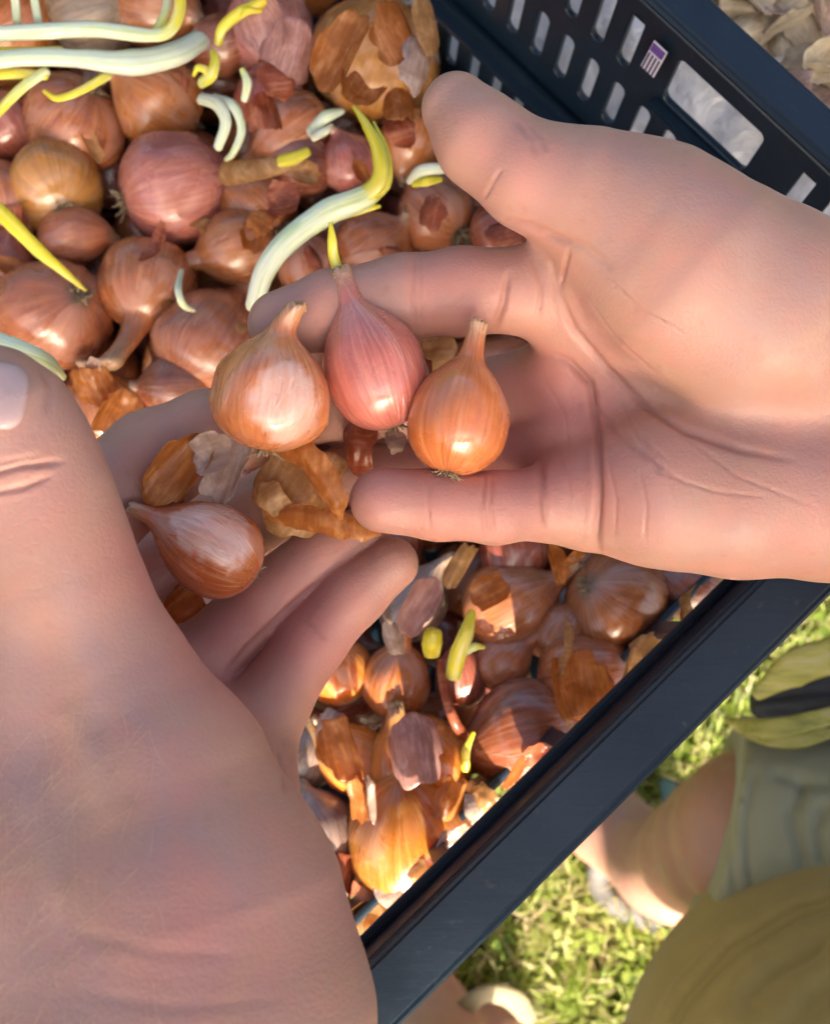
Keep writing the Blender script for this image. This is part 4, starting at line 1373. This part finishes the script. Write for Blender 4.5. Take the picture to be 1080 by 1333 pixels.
# ---- coarser parts of the body
def body_mesh(name, chains, h, m, k=.02, creases=(), lump=0, post=None):
    chains = [[(np.array(p), r) for p, r in c] for c in chains]
    allp = np.array([p for c in chains for p, r in c]); allr = np.array([r for c in chains for p, r in c])
    g = Grid((allp - allr[:, None]).min(0) - 3 * h, (allp + allr[:, None]).max(0) + 3 * h, h)
    P = np.full(g.n, .5, np.float32)
    for c in chains:
        q, f = chain_field(g, c, k * .6, .06)
        P[q] = smin(P[q], f, k)
    if post is not None: P = post(g, P)
    V, Fc = surface_nets(P, g.lo, g.h)
    V = relax(V, Fc, 6)
    V, Fc = subdivide(V, Fc)
    nrm = vnormals(V, Fc); x, y, d = proj(V)
    view = np.array(CAM) - V; view /= np.linalg.norm(view, axis=1)[:, None]
    face = np.clip((nrm * view).sum(1) * 3 + .3, 0, 1)
    disp = np.zeros(len(V))
    for pts, wd, dp, dk in creases:
        ds, al = poly_dist(x, y, pts)
        fade = np.clip(np.minimum(al, 1 - al) * 6, 0, 1)
        disp += -dp * np.exp(-(ds / wd) ** 2) * fade
    if lump:
        disp += lump * 1000 * np.array([mnoise.noise(Vector(p) * 9) + .5 * mnoise.noise(Vector((p[0] * 25, p[1] * 12, p[2] * 25))) for p in V])
    V = V + nrm * ((disp * face) / 1000)[:, None]
    me = mesh(name, V, Fc, m)
    fattr(me, 'flush', np.zeros(len(V))); fattr(me, 'crease', np.zeros(len(V)))
    return me

g0 = lambda px, py, z: np.array(at(px, py, z))
# leg whose knee shows under the rim: thigh to the right, shin down to the sandal
knee = g0(990, 1085, .345); ank = g0(862, 1130, .085)
hip = g0(1330, 1190, .37)
heel = g0(876, 1150, .045); ball = g0(786, 1070, .035); toe = g0(738, 1022, .03)
leg_me = body_mesh('leg', [
    [(hip, .075), (knee + np.array([.05, -.004, .0]), .062), (knee, .050), (knee * .75 + ank * .25, .047), (knee * .45 + ank * .55, .042), (ank, .034)],
    [(ank, .034), (heel, .031)], [(ank, .034), (ball, .030), (toe, .020)], [(heel, .030), (ball, .034)]], .0040, M['skin'], .02)
ppart('leg', leg_me, 'bare lower leg under the grey-green shorts')
# second leg: only its sandalled foot shows, at the bottom edge
ank2 = g0(560, 1420, .10); ball2 = g0(642, 1352, .035)
heel2 = g0(525, 1440, .04)
leg2_me = body_mesh('leg', [
    [(g0(760, 1560, .34), .056), (g0(650, 1500, .22), .048), (g0(585, 1400, .10), .040)],
    [(g0(585, 1400, .10), .040), (g0(560, 1325, .055), .036), (g0(545, 1270, .035), .026)],
    [(g0(600, 1400, .06), .036), (g0(640, 1345, .035), .030), (g0(660, 1325, .026), .016)]], .0035, M['skin'], .014)
leg2 = ppart('leg', leg2_me, 'other foot in a cream-strapped sandal, at the bottom edge')
strap_m = plain('sandal_strap', (.30, .255, .15), .6, (.22, .19, .11), 120, .2)
dark_m = plain('sandal_sole', (.07, .065, .06), .65, (.16, .15, .14), 90, .3)
st = [at(598, 1338, .062), at(612, 1306, .085), at(640, 1293, .085), at(672, 1304, .070), at(690, 1330, .035)]
ppart('sandal_strap', tube_mesh('sandal_strap', st, [.008, .009, .009, .009, .008], strap_m, 12, .3))
ppart('sandal_sole', tube_mesh('sandal_sole', [at(560, 1460, .012), at(590, 1370, .012), at(655, 1330, .012), at(692, 1322, .012)], [.034, .038, .042, .026], dark_m, 16, .25))
# sandal on the visible leg
ppart('sandal_sole', tube_mesh('sandal_sole', [Vector(g0(868, 1158, .012)), Vector(g0(835, 1142, .012)), Vector(g0(790, 1085, .012)), Vector(g0(735, 1025, .012))], [.030, .044, .046, .034], dark_m, 16, .25))
for pts, r in (([(880, 1118, .05), (865, 1160, .062), (828, 1168, .052), (802, 1140, .03)], .008), ([(788, 1100, .05), (778, 1146, .035), (806, 1182, .03), (862, 1206, .02)], .010)):
    ppart('sandal_strap', tube_mesh('sandal_strap', [at(*p) for p in pts], [r] * len(pts), dark_m, 10, .4))
px_strap = [(868, 1020, .03), (872, 1050, .05), (868, 1075, .06)]
ppart('sandal_strap', tube_mesh('sandal_strap', [at(*p) for p in px_strap], [.008] * 3, plain('teal_strap', (.12, .22, .21), .6, (.10, .18, .18)), 10, .4))
# shorts leg
hem = knee + np.array([-.024, .002, .0])
sh_me = body_mesh('shorts', [[(hip + np.array([.06, 0, .0]), .105), (hip * .45 + hem * .55, .088), (hem, .072)]], .0040, M['shorts'], .02,
    creases=[([(962, 985), (950, 1050), (950, 1120), (962, 1190)], 5, 1.6, 0), ([(985, 990), (972, 1060), (974, 1130), (985, 1190)], 5, 2.6, 0),
             ([(1050, 1000), (1030, 1060), (1050, 1140)], 9, 4, 0), ([(1075, 1040), (1062, 1080), (1070, 1130)], 8, 4, 0), ([(1000, 1005), (1050, 1020), (1090, 1022)], 8, 2.5, 0)], lump=.002,
    post=lambda g, P: np.maximum(P, ((g.ax[0][:, None, None] - hem[0]) * float((hem - hip)[0]) + (g.ax[1][None, :, None] - hem[1]) * float((hem - hip)[1]) + (g.ax[2][None, None, :] - hem[2]) * float((hem - hip)[2])).astype(np.float32) / float(np.linalg.norm(hem - hip)) - .004))
ppart('shorts', sh_me)
# shirt, leaning in from the lower right
ctr = W(1178, 1478, .60)
shirt_me = body_mesh('shirt', [[(np.array(ctr), .157), (np.array(ctr) + np.array([.05, -.06, .05]), .165), (np.array(ctr) + np.array([.09, -.12, .14]), .165), (np.array(ctr) + np.array([.025, -.27, .44]), .16)]], .0045, M['shirt'], .03,
    creases=[([(1120, 1168), (1040, 1190), (960, 1238), (900, 1300), (860, 1370), (840, 1420)], 6, 3.2, 0), ([(1120, 1150), (1030, 1168), (940, 1222), (880, 1290), (840, 1370)], 7, -2.0, 0),
             ([(1080, 1215), (1010, 1260), (960, 1330)], 20, 2.5, 0), ([(1000, 1240), (960, 1290), (930, 1350)], 14, -2, 0), ([(1110, 1260), (1060, 1290), (1010, 1360)], 16, 4, 0), ([(1090, 1200), (1060, 1230), (1000, 1262), (960, 1300)], 10, 3, 0), ([(1120, 1158), (1034, 1178), (950, 1230), (890, 1296), (850, 1370)], 2.4, 2.2, 0)], lump=.003)
ppart('shirt', shirt_me)

# ------------------------------------------------------------------ shallots held in the hands
GH = 'shallots lying in the cupped hands'
h1 = onion(353, 512, 79, .96, 82, 4, 'peach', 'round peach-coloured shallot with a pale peeled cheek, left of the three in the fingers', .24, 101, d=.281, roots=12, pale=(.42, -.12, .60, .70), group=GH, wob=.05, rnd=.5)
h2 = onion(486, 478, 66, 1.26, 110, 6, 'rose', 'slim pink shallot with a yellow sprout, upright between the other two held', .36, 102, d=.288, roots=8, group=GH, wob=.03)
h3 = onion(597, 543, 68, 1.12, 78, -8, 'peach', 'shiny orange striped shallot held nearest the right palm', .34, 103, d=.284, roots=24, group=GH, wob=.04, rnd=.35)
h4 = onion(272, 712, 60, 1.22, 150, 4, 'orange', 'dark orange half-peeled shallot lying in the left palm', .30, 104, d=.292, roots=4, group=GH, pale=(.55, .05, .75, .85), wob=.03)
h1.color = (.68, .235, .080, 1); h2.color = (.60, .175, .135, 1); h3.color = (.68, .20, .050, 1); h4.color = (.52, .12, .025, 1)
px_tube('sprout', [(440, 352, .291, 9), (434, 332, .290, 9), (432, 312, .289, 8), (430, 290, .289, 3)], S, h2, .8, (.56, .82))

GS = 'loose skins lying in the cupped hands'
def held(px, py, d, w, h, ang, m, label, **kw):
    return sheet(px, py, d, w, h, ang, m, label, group=GS, name='onion_skin', **kw)
O, T, RD, PL = M['peel'], M['peel_tan'], M['peel_red'], M['peel_pale']
def ribbon(name, pts, m, label, arc=1.6, seed=0, n=40, nc=10, group=None, cat='onion skin', parent=None, roll=(0, 0)):
    """torn strip: pts = (px, py, depth, half width px); cross-section curls through arc radians"""
    rng = random.Random(seed); off = Vector((rng.random() * 30, rng.random() * 30, 0))
    P = [W(x, y, d) for x, y, d, w in pts]; wd = [w * d / F for x, y, d, w in pts]
    E = [P[0] * 2 - P[1]] + P + [P[-1] * 2 - P[-2]]
    Q, WD = [], []
    for k in range(n + 1):
        g_ = k / n * (len(P) - 1); i = min(int(g_), len(P) - 2); t = g_ - i
        p0, p1, p2, p3 = E[i], E[i + 1], E[i + 2], E[i + 3]
        Q.append(.5 * (2 * p1 + (p2 - p0) * t + (2 * p0 - 5 * p1 + 4 * p2 - p3) * t * t + (3 * p1 - p0 - 3 * p2 + p3) * t ** 3))
        WD.append(wd[i] * (1 - t) + wd[i + 1] * t)
    V, Fc = [], []
    nr = CZ.copy()
    for k, (q, w) in enumerate(zip(Q, WD)):
        tg = (Q[min(k + 1, n)] - Q[max(k - 1, 0)]).normalized()
        nr = (nr - tg * nr.dot(tg)).normalized(); bi = tg.cross(nr)
        f = k / n
        ro = R(roll[0] + (roll[1] - roll[0]) * f)
        N2 = nr * math.cos(ro) + bi * math.sin(ro); B2 = bi * math.cos(ro) - nr * math.sin(ro)
        for c in range(nc + 1):
            a = c / nc * 2 - 1
            e = 1 + .35 * mnoise.noise(Vector((f * 7, 1.7 if a > 0 else 5.1, 0)) + off) + .18 * mnoise.noise(Vector((f * 22, 3 if a > 0 else 8, 0)) + off)
            th = a * arc / 2 * e; rad = 2 * w / arc
            z = (math.cos(th) - 1) * rad + w * .16 * mnoise.noise(Vector((f * 6, a * 1.5, 4)) + off)
            end = w * .5 * mnoise.noise(Vector((a * 2.5, 0, 9)) + off) * (1 if k == n else -1 if k == 0 else 0)
            V.append(q + B2 * (math.sin(th) * rad) + N2 * z + tg * end)
    th_ = .00014
    s_ = len(V)
    V += [v - CZ * th_ for v in V]
    for k in range(n):
        for c in range(nc):
            b = k * (nc + 1) + c
            q = (b, b + 1, b + nc + 2, b + nc + 1)
            Fc.append(q); Fc.append(tuple(s_ + t for t in reversed(q)))
    c0 = V[s_ // 2].copy()
    me = mesh(name, [v - c0 for v in V], Fc, m)
    o = link(name, me, parent, label, None if parent else cat, group)
    if parent: o.matrix_basis = parent.matrix_world.inverted() @ Matrix.Translation(c0)
    else: o.location = c0
    return o
ribbon('onion_skin', [(338, 582, .288, 10), (362, 580, .283, 17), (396, 590, .280, 24), (416, 622, .280, 24), (432, 655, .282, 20), (440, 676, .286, 8)], O, 'curled orange ribbon of skin between the little finger and the peach shallot', 2.0, 3, group=GS, roll=(-25, 20))
ribbon('onion_skin', [(345, 668, .296, 8), (385, 672, .294, 18), (430, 680, .292, 20), (470, 690, .292, 16), (496, 692, .294, 5)], O, 'long orange strip along the ring finger of the left hand', 1.3, 6, group=GS, roll=(10, -10))
held(385, 638, .299, 130, 120, 60, T, 'wide amber skin lying flat in the fingers', curl=.5, crump=.6, tilt=(0, 0), seed=63)
held(300, 618, .294, 74, 96, 70, PL, 'glassy pale skin scrap above the half-peeled shallot', curl=.9, crump=.8, tilt=(-10, -20), seed=65)
held(235, 612, .291, 84, 104, 50, O, 'amber skin lying over the left index finger', curl=.9, crump=.35, tilt=(0, 0), seed=66)
held(278, 588, .288, 66, 60, 20, PL, 'small crumpled silvery scrap beside the left index finger', curl=.7, crump=1.0, tilt=(10, 0), seed=67)
held(470, 568, .308, 130, 44, 178, RD, 'dark brown skin under the pink shallot', curl=.7, crump=.7, seed=68)
held(515, 574, .303, 44, 24, 10, PL, 'tiny glossy silver scrap beside the striped shallot', curl=.8, crump=.7, seed=69)
held(572, 450, .314, 90, 40, 5, T, 'pale tan skin in the gap under the right index finger', curl=.8, crump=.6, seed=70)
held(575, 470, .318, 80, 40, 10, RD, 'brown skin below the pale tan one in the finger gap', curl=.8, crump=.7, seed=71)
held(245, 795, .322, 90, 50, 40, O, 'orange skin tucked under the half-peeled shallot', curl=.7, crump=.5, seed=72)
held(355, 650, .294, 56, 40, 30, T, 'thin see-through amber flake on top of the wide skin', curl=.5, crump=.7, tilt=(0, 0), seed=73)
held(222, 648, .303, 90, 36, 20, O, 'orange scrap behind the neck of the half-peeled shallot', curl=.8, crump=.7, seed=74)

# ------------------------------------------------------------------ beyond the far wall: a clear bag of dry bulbs
def far_bag():
    zb = ZT
    rng = random.Random(3)
    root = empty('produce_bag', at(960, 40, ZT), 'clear plastic bag of dry tan bulbs beyond the crate wall', 'bag')
    inv = Matrix.Translation(-root.location)
    # crumpled film, resting along the outside of the wall
    m, nt, p, out = mat('clear_film'); n = N(nt)
    co = n.node('ShaderNodeTexCoord').outputs['Object']
    p.inputs['Base Color'].default_value = (.85, .86, .88, 1); p.inputs['Roughness'].default_value = .14
    p.inputs['Specular IOR Level'].default_value = .9
    n.link(n.bump(n.noise(co, 40, 4, .6, 1.5), .7, .006), p.inputs['Normal'])
    tr = n.node('ShaderNodeBsdfTransparent')
    mx = n.node('ShaderNodeMixShader')
    n.link(n.rng(n.noise(co, 26, 4, .65, 1.2), .35, .7, .12, .55), mx.inputs[0])
    n.link(p.outputs[0], mx.inputs[1]); n.link(tr.outputs[0], mx.inputs[2]); n.link(mx.outputs[0], out.inputs[0])
    V, Fc = [], []
    nu, nv = 60, 30
    for i in range(nu + 1):
        for j in range(nv + 1):
            u = U0 - .20 + .40 * i / nu; t = j / nv
            v = FAR + .020 + .22 * t
            base = .100 * math.sin(math.pi * min(1, t * .85 + .10)) ** .7
            z = zb + .012 + base * (.75 + .25 * mnoise.noise(Vector((u * 9, v * 9, 1))))
            q = crate_pt(u, v, z)
            rg = abs(mnoise.noise(Vector((u * 22, v * 22, 3)))) ; r2 = abs(mnoise.noise(Vector((u * 55 + v * 20, v * 40, 9))))
            q.z -= .022 * (rg) + .012 * r2
            V.append(q + root.location * 0)
    for i in range(nu):
        for j in range(nv):
            b = i * (nv + 1) + j
            Fc.append((b, b + nv + 1, b + nv + 2, b + 1))
    me = mesh('film', V, Fc, m); me.transform(inv)
    link('film', me, root)
    # dry bulbs inside
    for k in range(110):
        u = U0 + rng.uniform(-.17, .12); v = FAR + rng.uniform(.05, .24); z = zb + rng.uniform(.028, .060)
        if u > U0 + .055 and v > FAR + .03 + (.12 - (u - U0)) : continue
        bx, by, bd = proj(np.array([crate_pt(u, v, z + .02)]))
        if by[0] > (bx[0] - 885) * .77 - 6: continue
        Rw = rng.uniform(.020, .027)
        me, H, top = onion_mesh('bulb', Rw, rng.uniform(.85, 1.1), .3, 300 + k, .10, .06, 28)
        o = link('bulb', me, root)
        B = basis((rng.uniform(-1, 1), rng.uniform(-1, 1), rng.uniform(-.2, 1)))
        o.matrix_basis = inv @ Matrix.Translation(crate_pt(u, v, z)) @ B.to_4x4()
        o.color = (.70 + rng.uniform(-.08, .05), .55 + rng.uniform(-.05, .05), .32, 1)
    rf = random.Random(4)
    spots = []
    while len(spots) < 34:
        x, y = rf.uniform(885, 1110), rf.uniform(-40, 165)
        if y < (x - 885) * .77 - 4 and math.hypot(x - 1075, y - 215) > 75: spots.append((x, y))
    for k, (x, y) in enumerate(spots):
        sm = sheet_mesh('skin_flake', rf.uniform(.018, .032), rf.uniform(.022, .040), rf.uniform(.6, 1.3), .8, 400 + k, rf.choice((M['husk'], M['husk'], M['husk'], M['peel_pale'])))
        o = link('skin_flake', sm, root)
        q = at(x, y, zb + rf.uniform(.088, .112))
        o.matrix_basis = inv @ Matrix.Translation(q) @ Matrix.Rotation(rf.uniform(0, 6.28), 4, 'Z') @ Matrix.Rotation(rf.uniform(-.7, .7), 4, 'X') @ Matrix.Rotation(rf.uniform(-.5, .5), 4, 'Y')
    # printed label on the film, glimpsed through the wall above the hand hole
    lm = plain('label_paper', (.75, .74, .76), .4, (.68, .67, .72), 30, 0)
    pm = plain('label_print', (.06, .03, .12), .4, (.05, .03, .10), 30, 0)
    c0 = crate_pt(U0 - .030, FAR - .004, ZR - .010)
    X = UU; Y = (Vector((0, 0, 1)) * .96 + VV * .28).normalized(); Zn = X.cross(Y)
    if Zn.dot(VV) > 0: Zn = -Zn
    def quad(nm, x0, x1, y0, y1, off, mm, par):
        vs = [c0 + X * a + Y * b + Zn * off for a, b in ((x0, y0), (x1, y0), (x1, y1), (x0, y1))]
        vs += [v_ - Zn * .0003 for v_ in vs]
        q = mesh(nm, vs, [(0, 1, 2, 3), (7, 6, 5, 4), (0, 4, 5, 1), (1, 5, 6, 2), (2, 6, 7, 3), (3, 7, 4, 0)], mm, False)
        q.transform(inv)
        return link(nm, q, par)
    tag = quad('label', -.0035, .0035, -.010, .003, .002, lm, root)
    for i in range(4): quad('stripe', -.0029 + i * .0017, -.0022 + i * .0017, -.0095, -.002, .0026, pm, tag)
    quad('print_patch', -.0031, .0031, -.001, .0026, .0026, plain('print_purple', (.16, .07, .28), .4, (.08, .04, .2), 400, 0), tag)
far_bag()

# ------------------------------------------------------------------ wilted yellow leaves over a dark sack below the rim
def leaves():
    sack = body_mesh('dark_sack', [[(np.array(at(1000, 915, .40)), .012), (np.array(at(1050, 908, .40)), .017), (np.array(at(1120, 895, .40)), .026), (np.array(at(1200, 880, .38)), .035)]], .004, plain('dark_sacking', (.035, .037, .042), .7, (.02, .021, .024), 30, .3), .02,
        creases=[([(960, 915), (1030, 905), (1090, 900)], 5, 3, 0), ([(980, 928), (1040, 925), (1090, 915)], 4, 3, 0)], lump=.002)
    link('dark_sack', sack, None, 'dark folded sack below the crate rim under yellow leaves', 'sack')
    lm, nt, p, out = mat('wilted_leaf'); n = N(nt)
    co = n.node('ShaderNodeTexCoord').outputs['Object']
    mp = n.node('ShaderNodeMapping'); n.link(co, mp.inputs[0]); mp.inputs['Scale'].default_value = (.12, 1, 1)
    c = n.ramp(n.noise(mp.outputs[0], 160, 4, .6), [(.32, (.24, .25, .04)), (.5, (.46, .42, .08)), (.66, (.55, .49, .22))])
    n.link(c, p.inputs['Base Color']); p.inputs['Roughness'].default_value = .45
    t = n.node('ShaderNodeBsdfTranslucent'); n.link(c, t.inputs[0])
    mx = n.node('ShaderNodeMixShader'); mx.inputs[0].default_value = .35
    n.link(p.outputs[0], mx.inputs[1]); n.link(t.outputs[0], mx.inputs[2]); n.link(mx.outputs[0], out.inputs[0])
    for k, (lab, pts, w) in enumerate((
        ('broad yellow leaf lying along the crate rim at the right edge', [(985, 905, .46), (1030, 872, .47), (1090, 850, .47), (1160, 830, .46)], .010),
        ('narrow yellow leaf below the dark sack', [(945, 938, .43), (990, 948, .44), (1040, 942, .44), (1120, 922, .43)], .0055),
        ('curved green-yellow leaf lowest beside the dark sack', [(955, 948, .40), (1000, 962, .41), (1050, 962, .41), (1120, 935, .40)], .0045))):
        me = tube_mesh('leaf', [at(*q) for q in pts], [w * .35, w, w, w * .8], lm, 12, .14)
        link('leaf', me, None, lab, 'leaf', 'wilted leaves by the crate')
leaves()

# ------------------------------------------------------------------ words for the half-hidden bulbs that show
def name_fillers():
    bpy.context.view_layer.update()
    dg = bpy.context.evaluated_depsgraph_get()
    hits = {}
    for py in range(3, 1333, 6):
        for px in range(3, 1080, 6):
            v = (W(px, py, 1.0) - CAM).normalized()
            ok, loc, nrm, fi, ob, mtx = sc.ray_cast(dg, CAM + v * .02, v)
            if ok: hits[ob.name] = hits.get(ob.name, 0) + 1
    used = set()
    def short(l): 
        w = l.split(',')[0]
        for cut in (' with ', ' in ', ' lit ', ' lying ', ' against ', ' above ', ' below ', ' beside ', ' between ', ' cut ', ' at ', ' under ', ' behind ', ' half ', ' showing ', ' directly ', ' along ', ' peeping ', ' wedged ', ' right ', ' left ', ' just ', ' beneath '):
            k = w.find(cut)
            if k > 12: w = w[:k]
        return w
    full = {}
    shorts = {}
    for P, l in NAMED: shorts.setdefault(short(l), []).append(P)
    uniq = [(p[0], k) for k, p in shorts.items() if len(p) == 1]
    for o, P, c in sorted(FILL, key=lambda t: -hits.get(t[0].name, 0)):
        if hits.get(o.name, 0) < 2: continue
        x, y, d = proj(np.array([P]))
        cn = 'dull pink' if c[2] > .1 else 'reddish' if c[1] < .1 else 'orange-brown' if c[0] > .5 else 'brown'
        for Q, nm in sorted(uniq, key=lambda t: (t[0] - P).length)[:8]:
            a, b, e = proj(np.array([Q]))
            dx, dy = x[0] - a[0], y[0] - b[0]
            way = ('to the right of' if dx > 0 else 'to the left of') if abs(dx) > abs(dy) else ('just below' if dy > 0 else 'just above')
            l = f'{cn} half-hidden shallot {way} the {nm}'
            if l in used or len(l.split()) > 16: continue
            used.add(l); o['label'] = l; o['group'] = 'shallots heaped in the crate'
            break
name_fillers()
